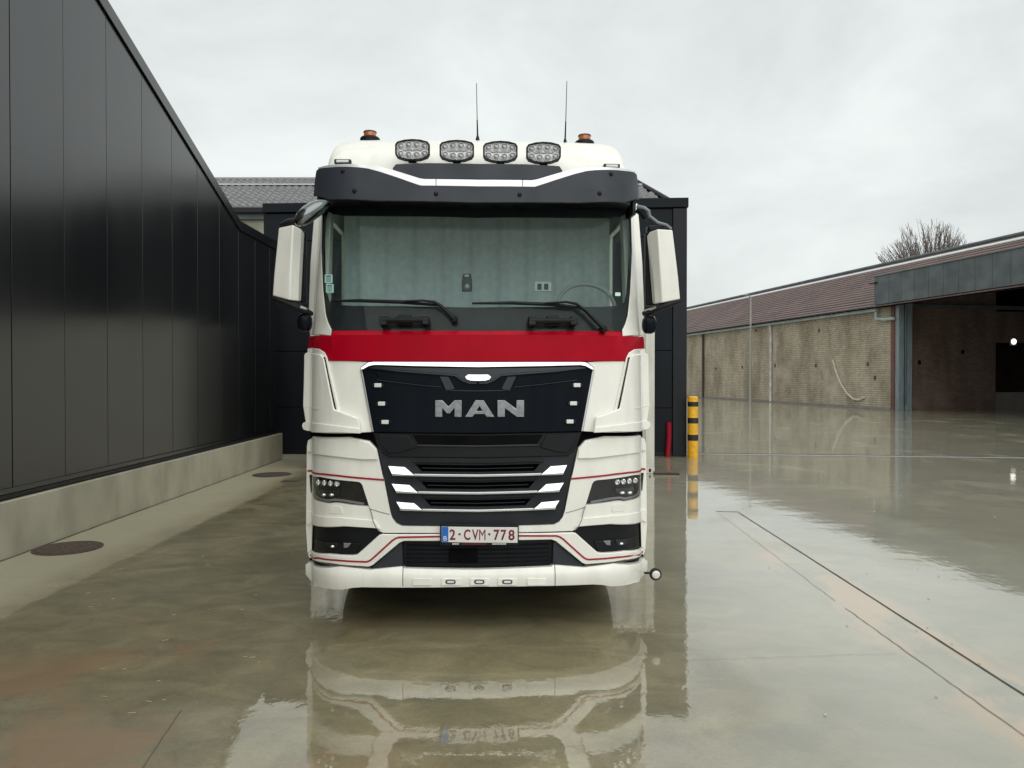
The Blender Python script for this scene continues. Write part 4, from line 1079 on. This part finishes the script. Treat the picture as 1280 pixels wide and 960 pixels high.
# wipers
def wp(px, py, off=-0.03): return loc(px, py, Yf, off)
for nm, arm, blade in (('a', [(567.5, 398.5), (561, 391.5), (552, 383), (543, 377.4), (528, 375.6), (505, 376.4)], [(414, 376.2), (450, 375.8), (500, 377.4), (548, 381.6)]),
                       ('b', [(754.5, 411), (745, 401.5), (733, 389), (720, 379.6), (708, 377.4), (680, 379)], [(590, 379.2), (640, 378.6), (690, 380.6), (728, 385)])):
    w = empty('wiper', (0, 0, 0), 0, truck)
    tube('wiper_arm', [wp(x, y, -0.05) for x, y in arm], [0.020, 0.020, 0.018, 0.016, 0.013, 0.010], 'plastic_black', w, segs=8, flat=0.7)
    tube('wiper_blade', [wp(x, y, -0.028) for x, y in blade], [0.008, 0.013, 0.014, 0.010], 'plastic_black', w, segs=8)
    p = wp(*arm[0], -0.03); lathe('pivot_cap', [(0.028, 0.03), (0.028, -0.02), (0.018, -0.03)], 'plastic_black', w, c=p, axis='y', segs=14)
for x0, x1, y in ((474, 536, 400.4), (661, 722, 401.0)):
    h = empty('grab_handle', (0, 0, 0), 0, truck)
    tube('bar', [wp(x0 + 4, y, -0.055), wp((x0 + x1) / 2, y, -0.06), wp(x1 - 4, y, -0.055)], 0.021, 'plastic_black', h, segs=12)
    for xx in (x0, x1 - 9): plate('bracket', rect(xx, xx + 9, y - 5.4, y + 5.4), 'plastic_black', h, off=-0.075, th=0.08, bevel=0.008)
    plate('bar_step', rect((x0 + x1) / 2 - 8, (x0 + x1) / 2 + 9, y - 6.8, y + 6.0), 'plastic_black', h, off=-0.04, th=0.04, bevel=0.006)

# ---- interior
cabin = empty('cabin_interior', (0, 0, 0), 0, truck)
box('dashboard', -1.1, 1.1, 0.42, 0.85, 1.9, 2.36, 'interior_dark', cabin, bevel=0.05)
bm = bmesh.new(); pr = None
for i in range(161):
    x = -1.14 + 2.28 * i / 160; y = 1.02 + 0.0035 * math.sin(i * 1.12) + 0.012 * math.sin(i * 0.37)
    cur = (bm.verts.new((x, y, 2.0)), bm.verts.new((x, y, 3.30)))
    if pr: bm.faces.new((pr[0], cur[0], cur[1], pr[1]))
    pr = cur
finish('curtain', bm, 'fabric_grey', cabin, angle=180)
swc = Vector((loc(742, 372).x, 0.62, 2.44)); bm = bmesh.new(); pts = []
for k in range(29):
    a = 2 * math.pi * k / 28; pts.append(swc + Vector((0.235 * math.cos(a), 0.12 * math.sin(a), 0.20 * math.sin(a))))
add_tube(bm, pts, 0.016, 8, False); finish('steering_wheel', bm, 'device_grey', cabin)
box('steering_column', swc.x - 0.05, swc.x + 0.05, 0.60, 0.80, 2.1, 2.42, 'interior_dark', cabin, bevel=0.02)
for sx in (-0.66, 0.66):
    st = box('seat_cushion', sx - 0.26, sx + 0.26, 1.1, 1.6, 1.75, 1.95, 'interior_dark', cabin, bevel=0.05)
    box('seat_back', sx - 0.25, sx + 0.25, 1.55, 1.72, 1.96, 2.72, 'interior_dark', cabin, bevel=0.05)
box('floor_pan', -1.12, 1.12, 0.55, 2.25, 1.30, 1.40, 'interior_dark', cabin)
box('header', -1.1, 1.1, 0.46, 0.9, 3.22, 3.30, 'interior_dark', cabin)

# ---- cab shell
SX = 1.245
def side_fn(s, x):
    return lambda y, z: Vector((s * x, y, z))
for s in (-1, 1):
    # door with window hole, built as sheet in (y,z)
    sd = empty('door', (0, 0, 0), 0, truck)
    outer = [(0.52, 1.15), (1.55, 1.15), (1.55, 3.30), (0.74, 3.30), (0.56, 2.45), (0.50, 2.2)]
    hole = [(0.70, 2.40), (1.48, 2.30), (1.48, 3.16), (0.84, 3.16)]
    bm = bmesh.new(); loops = [[Vector((y, z, 0)) for y, z in L] for L in (outer, hole)]; fl = [v for L in loops for v in L]
    vs = [bm.verts.new((s * SX, v.x, v.y)) for v in fl]
    for t in tessellate_polygon(loops): bm.faces.new([vs[i] for i in t])
    ret = bmesh.ops.extrude_face_region(bm, geom=bm.faces[:])
    for g in ret['geom']:
        if isinstance(g, bmesh.types.BMVert): g.co.x -= s * 0.05
    finish('door_skin', bm, 'paint_white', sd, bevel=0.006)
    prism('door_window', hole, lambda y, z: Vector((s * (SX - 0.02), y, z)), lambda y, z: Vector((s * (SX - 0.026), y, z)), 'glass', sd)
    box('door_handle', s * SX if s > 0 else -SX - 0.03, SX + 0.03 if s > 0 else -SX, 1.30, 1.46, 1.75, 1.80, 'plastic_black', sd, bevel=0.01)
    prism('side_wall', [(1.56, 1.15), (2.30, 1.15), (2.30, 3.34), (1.56, 3.34)], lambda y, z: Vector((s * SX, y, z)), lambda y, z: Vector((s * (SX - 0.05), y, z)), 'paint_white', truck, bevel=0.006)
    prism('step_box', [(0.46, 0.38), (0.95, 0.38), (0.98, 0.75), (1.05, 1.14), (0.40, 1.14)], lambda y, z: Vector((s * (SX + 0.02), y, z)), lambda y, z: Vector((s * (SX - 0.35), y, z)), 'paint_white', truck, bevel=0.015)
    prism('wheel_arch', [(1.06, 1.14), (1.0, 0.80), (1.10, 0.98), (1.30, 1.10), (1.62, 1.10), (1.85, 0.98), (1.98, 0.72), (2.10, 0.72), (2.12, 1.14)], lambda y, z: Vector((s * (SX + 0.01), y, z)), lambda y, z: Vector((s * 0.80, y, z)), 'plastic_black', truck, bevel=0.01)
    prism('side_skirt', [(2.35, 0.40), (4.35, 0.40), (4.35, 1.12), (2.35, 1.12)], lambda y, z: Vector((s * (SX - 0.02), y, z)), lambda y, z: Vector((s * (SX - 0.10), y, z)), 'paint_white', truck, bevel=0.015)
    prism('side_air_fairing', [(2.32, 1.14), (2.70, 1.14), (2.66, 3.30), (2.32, 3.40)], lambda y, z: Vector((s * (SX - 0.01), y, z)), lambda y, z: Vector((s * (SX - 0.05), y, z)), 'paint_white', truck, bevel=0.01)
    lathe('fuel_tank', [(0.30, 2.5), (0.33, 2.55), (0.33, 4.15), (0.30, 4.2)], 'silver', truck, c=(s * 0.80, 0, 0.76), axis='y', segs=28)
box('cab_rear_wall', -SX + 0.05, SX - 0.05, 2.24, 2.30, 1.15, 3.36, 'paint_white', truck)
box('cab_floor', -1.05, 1.05, 0.30, 2.20, 0.98, 1.10, 'steel_frame', truck)
box('firewall', -1.12, 1.12, 0.36, 0.40, 1.10, 2.10, 'deep_black', truck)
# ---- roof: lofted shell
def roof_sec(y, zt, hw, z0):
    # left-to-right section, wide shoulders
    pts = []
    prof = [(1.0, 0.0), (1.0, 0.22), (0.99, 0.50), (0.972, 0.76), (0.945, 0.90), (0.89, 0.965), (0.74, 0.982), (0.50, 0.99), (0.34, 1.0), (0.0, 1.0)]
    for u, v in prof: pts.append((-hw * u, y, z0 + (zt - z0) * v))
    for u, v in reversed(prof[:-1]): pts.append((hw * u, y, z0 + (zt - z0) * v))
    return pts
secs = [(0.44, 3.45, 1.19, 3.31), (0.49, 3.61, 1.205, 3.31), (0.58, 3.735, 1.215, 3.31), (0.75, 3.83, 1.22, 3.30), (0.95, 3.875, 1.225, 3.28), (1.25, 3.905, 1.225, 3.26), (1.7, 3.91, 1.225, 3.25), (2.2, 3.86, 1.22, 3.25), (2.30, 3.78, 1.20, 3.25)]
bm = bmesh.new(); prev = None
for y, zt, hw, z0 in secs:
    cur = [bm.verts.new(p) for p in roof_sec(y, zt, hw, z0)]
    if prev:
        for i in range(len(cur) - 1): bm.faces.new((prev[i], prev[i + 1], cur[i + 1], cur[i]))
    else: bm.faces.new(cur)
    prev = cur
bm.faces.new(prev)
roof = finish('cab_roof', bm, 'paint_white', truck, angle=50)
sub = roof.modifiers.new('smooth', 'SUBSURF'); sub.levels = 2; sub.render_levels = 2
def roof_y(px, py):      # where the sight line meets the roof shell front (search along the ray)
    y = 0.40
    while y < 1.3:
        p = tl(px, py, y)
        zt = None
        for (a, b) in zip(secs, secs[1:]):
            if a[0] <= y <= b[0]:
                t = (y - a[0]) / (b[0] - a[0]); zt = a[1] + (b[1] - a[1]) * t; break
        if zt and p.z < zt * 1.0 - 0.01: return y
        y += 0.01
    return y
# ---- visor
VB = [(411, 249.6), (CX, 253.2)]
vis = plate('sun_visor', [(392, 245), (393.4, 226), (395.4, 213), (399, 210.4), (411, 209), (450, 209), (460, 210.4), (475, 214.4), (501, 223), (520, 230), (526, 231.6), (CX, 232.6), (CX, 253.4), (470, 251.2), (411, 249.8)], 'plastic_grey', half=True, surf=Yv, off=0.0, th=0.025, zstep=0.06, bevel=0.006)
for s in (-1, 1):
    prism('visor_side', [(0.50, 3.17), (0.95, 3.19), (0.95, 3.36), (0.50, 3.42)], lambda y, z: Vector((s * 1.262, y, z)), lambda y, z: Vector((s * 1.235, y, z)), 'plastic_grey', vis, bevel=0.004)
    for px, py in ((428.5, 213.5), (443, 238.4), (545, 242.2)):
        c = loc(px, py, Yv, -0.003); c.x *= -s
        lathe('bolt', [(0.017, 0.006), (0.017, -0.002), (0.012, -0.009), (0.004, -0.011)], 'plastic_black', vis, c=c, axis='y', segs=12)
lip = plate('visor_lip', [(397, 209.6), (410, 206.4), (450, 205.4), (462, 205.8), (473, 207.6), (490, 212), (508, 217.6), (524, 222.6), (530, 223.6), (CX, 224.6), (CX, 233.2), (526, 232.2), (501, 223.6), (475, 215), (460, 211), (450, 209.6), (411, 209.6), (399, 211)], 'lip_silver', vis, half=True, surf=Yv, off=0.012, th=0.06, bevel=0.006)
for px in (545, 653.4): plate('lip_seam', rect(px - 0.4, px + 0.4, 224, 232.6), 'plastic_black', lip and vis, surf=Yv, off=0.0095, th=0.003, bevel=0)
plate('visor_tray', [(490.6, 210.4), (494.6, 205), (538, 203.6), (CX, 204.6), (CX, 224.2), (526, 223.2), (510, 218.6), (492, 213.2)], 'plastic_grey', vis, half=True, surf=Yv, off=0.05, th=0.03, bevel=0.005)
prism('visor_shelf', [(-1.10, 0.36), (1.10, 0.36), (1.14, 0.62), (-1.14, 0.62)], lambda x, y: Vector((x, y, 3.36)), lambda x, y: Vector((x, y, 3.33)), 'plastic_black', vis)
plate('visor_underside', [(404, 248), (CX, 250.6), (CX, 254.6), (404, 252.6)], 'plastic_black', vis, half=True, surf=Yv, off=0.03, th=0.20, bevel=0)
# ---- roof spot lamps
LY = 0.30
def lampf(dx): return flat(LY)
for cx, cy in ((515.6, 187.4), (571.0, 188.4), (625.4, 189.6), (679.4, 190.8)):
    sl = empty('spot_lamp', (0, 0, 0), 0, truck)
    shp = [(-21.6, -6.5), (-19, -10), (-10, -12.4), (0, -13.2), (10, -12.4), (19, -10), (21.6, -6.5), (21.6, 5.5), (19, 9.6), (10, 12.6), (0, 13.6), (-10, 12.6), (-19, 9.6), (-21.6, 5.5)]
    full = [(cx + x, cy + y) for x, y in shp]; inn = [(cx + x * 0.915, cy + y * 0.88) for x, y in shp]
    sheet('rim', to2(full, flat(LY), 0), 'plastic_black', sl, flat(LY), -0.012, 0.05, [to2(inn, flat(LY), 0)], step=1.0, bevel=0.004)
    plate('reflector_plate', inn, 'reflector_bright', sl, surf=flat(LY), off=0.014, th=0.02, step=1.0, bevel=0)
    plate('lamp_shell', [(cx + x * 0.9, cy + y * 0.9) for x, y in shp], 'plastic_black', sl, surf=flat(LY), off=0.036, th=0.05, step=1.0, bevel=0.01)
    for j, ry in enumerate((-4.6, 5.2)):
        for k in range(4):
            px = cx - 15 + k * 10.0; pyy = cy + ry + (-1.5 if j == 0 else 1.4) * (1 if k in (1, 2) else 0)
            c = tl(px, pyy, LY)
            lathe('led_cup', [(0.030, 0.014), (0.030, -0.002), (0.026, -0.004), (0.020, 0.008)], 'reflector_bright', sl, c=c, axis='y', segs=16)
            lathe('led_chip', [(0.019, 0.010), (0.019, 0.002), (0.011, -0.003), (0.003, -0.005)], 'letter_metal', sl, c=c, axis='y', segs=12)
    plate('reflector_rib', rect(cx - 17, cx + 17, cy - 0.6, cy + 0.8), 'device_grey', sl, surf=flat(LY), off=0.002, th=0.01, step=1.0, bevel=0.002)
    plate('front_glass', inn, 'clear', sl, surf=flat(LY), off=-0.008, th=0.003, step=1.0, bevel=0)
    a = tl(cx, cy + 12, LY + 0.05); b = tl(cx, cy + 17.5, LY + 0.06)
    box('bracket', a.x - 0.03, a.x + 0.03, a.y - 0.02, a.y + 0.04, b.z, a.z, 'plastic_black', sl, bevel=0.004)
    box('foot_bolt', a.x - 0.05, a.x + 0.05, a.y - 0.02, a.y + 0.06, b.z - 0.03, b.z, 'silver', sl, bevel=0.004)
# ---- roof details
BY = 1.15
for cx, yb, yt in ((462.6, 175.6, 164.4), (730.6, 180.4, 168.8)):
    b = empty('beacon', (0, 0, 0), 0, truck); p = tl(cx, yb, BY); q = tl(cx, yt, BY); h = q.z - p.z
    lathe('beacon_base', [(0.086, -0.04), (0.086, h * 0.18), (0.078, h * 0.30), (0.062, h * 0.40)], 'plastic_black', b, c=p, segs=22)
    lathe('beacon_lens', [(0.054, h * 0.38), (0.054, h * 0.86), (0.048, h * 0.97), (0.015, h * 1.0)], 'lens_amber', b, c=p, segs=22)
    lathe('beacon_cap', [(0.058, h * 0.84), (0.056, h * 0.97), (0.04, h * 1.02), (0.004, h * 1.03)], 'rust_iron', b, c=p, segs=22)
for (bx, by, tx, ty) in ((597, 176, 595.6, 104), (706.4, 180, 708.6, 101.5)):
    e = empty('antenna', (0, 0, 0), 0, truck); p = tl(bx, by, BY); q = tl(tx, ty, BY); m_ = p.lerp(q, 0.36)
    lathe('antenna_foot', [(0.020, -0.06), (0.020, 0.0), (0.012, 0.035), (0.006, 0.05)], 'plastic_black', e, c=p, segs=12)
    tube('antenna_coil', [p + Vector((0, 0, 0.03)), m_], [0.0075, 0.0055], 'plastic_black', e, segs=8)
    tube('antenna_whip', [m_, q], [0.0042, 0.0032], 'steel_frame', e, segs=6)
for cx, cy in ((532, 173.8), (662, 176.4)):
    p = tl(cx, cy, 1.0); box('roof_vent', p.x - 0.045, p.x + 0.045, 0.98, 1.06, p.z - 0.07, p.z - 0.012, 'plastic_black', truck, bevel=0.006)
for cx, cy in ((428.6, 202.4), (764.4, 208.2)):
    y = 0.465; p = tl(cx, cy, y)
    mk = box('roof_marker', p.x - 0.065, p.x + 0.065, y - 0.02, y + 0.14, p.z - 0.016, p.z + 0.018, 'plastic_grey', truck, bevel=0.006)
    box('marker_lens', p.x - 0.048, p.x + 0.048, y - 0.026, y, p.z - 0.010, p.z + 0.010, 'lens_white', mk, bevel=0.004)

# ---- mirrors
MY = 0.30
def mirror_house(facet, inner, yA, label_side, crease):
    """white housing: outer wide face + inner narrow face, closed back"""
    e = empty('mirror', (0, 0, 0), 0, truck)
    bm = bmesh.new()
    to = [tl(px, py, yA + dy) for px, py, dy in facet]     # TL(outer top), ridge top, inner top
    bo = [tl(px, py, yA + dy) for px, py, dy in inner]     # outer bottom, ridge bottom, inner bottom
    mid = []
    for i in range(3): mid.append(to[i].lerp(bo[i], crease) + Vector((0, -0.012, 0)))
    back_t = [to[0] + Vector((0, 0.14, -0.01)), to[2] + Vector((0, 0.10, -0.01))]
    back_b = [bo[0] + Vector((0, 0.14, 0.01)), bo[2] + Vector((0, 0.10, 0.01))]
    V = lambda p: bm.verts.new(p)
    T = [V(p) for p in to]; M_ = [V(p) for p in mid]; B = [V(p) for p in bo]; BT = [V(p) for p in back_t]; BB = [V(p) for p in back_b]
    for i in range(2):
        bm.faces.new((T[i], T[i + 1], M_[i + 1], M_[i])); bm.faces.new((M_[i], M_[i + 1], B[i + 1], B[i]))
    bm.faces.new((T[0], M_[0], B[0], BB[0], BT[0])); bm.faces.new((T[2], BT[1], BB[1], B[2], M_[2]))
    bm.faces.new((T[0], BT[0], BT[1], T[2], T[1])); bm.faces.new((B[0], B[1], B[2], BB[1], BB[0]))
    bm.faces.new((BT[0], BB[0], BB[1], BT[1]))
    finish('mirror_cover', bm, 'paint_white', e, angle=12, bevel=0.010, segs=3)
    # dark mirror body behind and glass facing back
    cx = (back_t[0].x + back_t[1].x) / 2; w = abs(back_t[0].x - back_t[1].x) / 2
    box('mirror_body', cx - w - 0.004, cx + w + 0.004, back_t[0].y - 0.01, back_t[0].y + 0.05, bo[2].z + 0.0, to[0].z + 0.0, 'plastic_black', e, bevel=0.012)
    box('mirror_glass', cx - w + 0.02, cx + w - 0.02, back_t[0].y + 0.05, back_t[0].y + 0.054, bo[2].z + 0.03, to[0].z - 0.03, 'chrome', e)
    return e
mL = mirror_house([(348.4, 284.6, 0.06), (366.5, 280.6, 0.0), (377, 286.5, 0.07)], [(340.6, 369.6, 0.06), (361.8, 375.2, 0.0), (372.8, 376.6, 0.07)], MY, -1, 0.69)
mR = mirror_house([(840.8, 287.2, 0.06), (822.4, 286.2, 0.0), (812, 289.6, 0.07)], [(850.4, 374, 0.06), (827.4, 378.4, 0.0), (819.2, 380, 0.07)], MY, 1, 0.69)
def T3(pts, y): return [tl(a, b, y + (c if True else 0)) for a, b, c in pts]
# left mirror arms
tube('upper_arm', T3([(393, 262, .16), (386, 268, .10), (375, 276, .08), (360, 278.5, .08), (351, 281.5, .09)], MY), [0.03, 0.03, 0.034, 0.03, 0.016], 'plastic_black', mL)
tube('lower_arm', T3([(389, 392, .16), (382, 388.5, .08), (372, 384, .06), (356, 377.5, .06), (341, 372.5, .08)], MY), [0.020, 0.026, 0.034, 0.038, 0.020], 'plastic_black', mL)
tube('arm_highlight_trim', T3([(387, 388.8, .12), (381, 385.6, .05), (375, 383.4, .03)], MY), 0.011, 'silver', mL)
tube('upper_arm', T3([(797, 258.5, .16), (805, 260, .12), (811, 264, .10), (812, 270, .10), (822, 278, .10), (833, 281, .10), (839.5, 286, .10)], MY), [0.018, 0.016, 0.014, 0.012, 0.011, 0.010, 0.009], 'steel_post', mR)
tube('arm_sleeve', T3([(797, 262, .18), (804, 266, .16), (808, 274, .15)], MY), [0.03, 0.034, 0.022], 'plastic_black', mR)
box('mirror_hood', *(lambda a, b: (a.x, b.x, a.y, a.y + 0.1, b.z, a.z))(tl(810, 281, MY + .1), tl(832, 290, MY + .1)), 'plastic_black', mR, bevel=0.02)
tube('lower_arm', T3([(805, 392, .16), (813, 389, .08), (823, 384.6, .06), (836, 380, .06), (850, 376, .08)], MY), [0.020, 0.026, 0.032, 0.030, 0.016], 'plastic_black', mR)
tube('arm_highlight_trim', T3([(807, 388.6, .12), (814, 386.4, .05), (820, 383.6, .03)], MY), 0.010, 'silver', mR)
for cx, cy, pr_ in ((381, 403, mL), (811.4, 406, mR)):
    c = tl(cx, cy, MY + 0.12); ellipsoid('kerb_mirror', c, (0.056, 0.06, 0.072), 'gloss_black', pr_, p=0.75)
# front pod mirror above the left pillar
a, b = tl(370.5, 279.5, 0.02), tl(411, 252.5, 0.14)
dv = (b - a); L_ = dv.length; d0 = dv.normalized(); u_, v_ = frame_at(d0)
if v_.z < 0: u_, v_ = -u_, -v_
Mrot = Matrix((d0, u_, v_)).transposed()
pod = empty('front_mirror', (0, 0, 0), 0, truck)
bm = bmesh.new()
prs = [(0.0, 0.35), (0.06, 0.62), (0.18, 0.86), (0.38, 1.0), (0.58, 0.98), (0.78, 0.80), (0.92, 0.52), (1.0, 0.25)]
rings = []
for t, r in prs:
    c = a.lerp(b, t) + v_ * (0.012 * math.sin(t * math.pi))
    rings.append([bm.verts.new(c + (u_ * math.cos(2 * math.pi * k / 20) * 0.10 + v_ * math.sin(2 * math.pi * k / 20) * 0.062) * r) for k in range(20)])
for p_, q_ in zip(rings, rings[1:]):
    for k in range(20): bm.faces.new((p_[k], p_[(k + 1) % 20], q_[(k + 1) % 20], q_[k]))
bm.faces.new(rings[0]); bm.faces.new(rings[-1])
finish('pod_shell', bm, 'pod_black', pod, angle=70)
tube('pod_arm', [a.lerp(b, 0.9), tl(409, 256, 0.30), tl(402, 258, 0.42)], 0.025, 'plastic_black', pod)
# little round marker at the lower corner
mk = empty('corner_marker', (0, 0, 0), 0, truck)
c = tl(819.6, 718, 0.30); s0 = tl(806, 716, 0.42)
tube('stem', [s0, tl(813, 716.5, 0.34), c + Vector((0, 0.02, 0))], 0.009, 'rubber', mk)
lathe('rubber_ring', [(0.036, 0.03), (0.046, 0.02), (0.048, 0.0), (0.042, -0.012), (0.034, -0.014)], 'rubber', mk, c=c, axis='y', segs=20)
lathe('lens', [(0.035, 0.0), (0.034, -0.012), (0.024, -0.022), (0.006, -0.026)], 'lens_white', mk, c=c, axis='y', segs=20)

# ---- chassis and wheels
for s in (-1, 1):
    box('frame_rail', s * 0.42 - 0.04, s * 0.42 + 0.04, 0.55, 6.0, 0.78, 1.05, 'steel_frame', truck)
box('crossmember_blocker', -0.98, 0.98, 0.34, 0.60, 0.33, 0.72, 'deep_black', truck)  # crossmember made deep and full-width to block bright reflections below the bumper
box('engine_sump', -0.4, 0.4, 0.7, 2.0, 0.34, 1.0, 'deep_black', truck, bevel=0.04)
box('front_axle', -1.0, 1.0, 1.44, 1.58, 0.42, 0.56, 'steel_frame', truck, bevel=0.02)
box('rear_axle', -0.9, 0.9, 5.03, 5.2, 0.42, 0.60, 'steel_frame', truck, bevel=0.02)
box('underbody_blocker', -0.84, 0.84, 0.65, 2.2, 0.34, 0.37, 'deep_black', truck)  # unseen sheet added between the wheels to keep the underside dark
box('underbody_light_baffle', -1.15, 1.15, 2.16, 2.20, 0.20, 1.0, 'deep_black', truck)  # unseen baffle added to stop the pale container mirroring under the truck
box('fifth_wheel', -0.45, 0.45, 4.7, 5.5, 1.06, 1.14, 'steel_frame', truck, bevel=0.02)
box('rear_crossmember', -0.46, 0.46, 5.9, 6.0, 0.80, 1.04, 'steel_frame', truck)
def wheel(x, y, w):
    e = empty('wheel', (0, 0, 0), 0, truck); r = 0.50; so = 1 if x > 0 else -1
    prof = [(0.29, -w / 2), (0.42, -w / 2), (0.475, -w / 2 + 0.02), (r, -w / 2 + 0.05), (r, w / 2 - 0.05), (0.475, w / 2 - 0.02), (0.42, w / 2), (0.29, w / 2)]
    lathe('tyre', prof + [prof[0]], 'rubber', e, c=(x, y, 0.502), axis='x', segs=44, cap=False)
    o_ = so * w / 2
    lathe('rim', [(0.292, -o_ * 0.9), (0.292, o_ * 0.96), (0.272, o_ * 0.92), (0.255, o_ * 0.55), (0.16, o_ * 0.45), (0.15, o_ * 0.75)], 'silver', e, c=(x, y, 0.502), axis='x', segs=30)
    lathe('hub', [(0.10, o_ * 0.4), (0.10, o_ * 0.95), (0.08, o_ * 1.02), (0.01, o_ * 1.03)], 'steel_frame', e, c=(x, y, 0.502), axis='x', segs=18)
for s in (-1, 1):
    wheel(s * 1.02, 1.5, 0.34)
    wheel(s * 0.93, 5.1, 0.62)
    prism('mud_guard', [(4.5, 0.9), (4.7, 1.14), (5.5, 1.14), (5.7, 0.9), (5.66, 0.88), (5.48, 1.10), (4.72, 1.10), (4.54, 0.88)], lambda y, z: Vector((s * 1.25, y, z)), lambda y, z: Vector((s * 0.62, y, z)), 'plastic_black', truck)
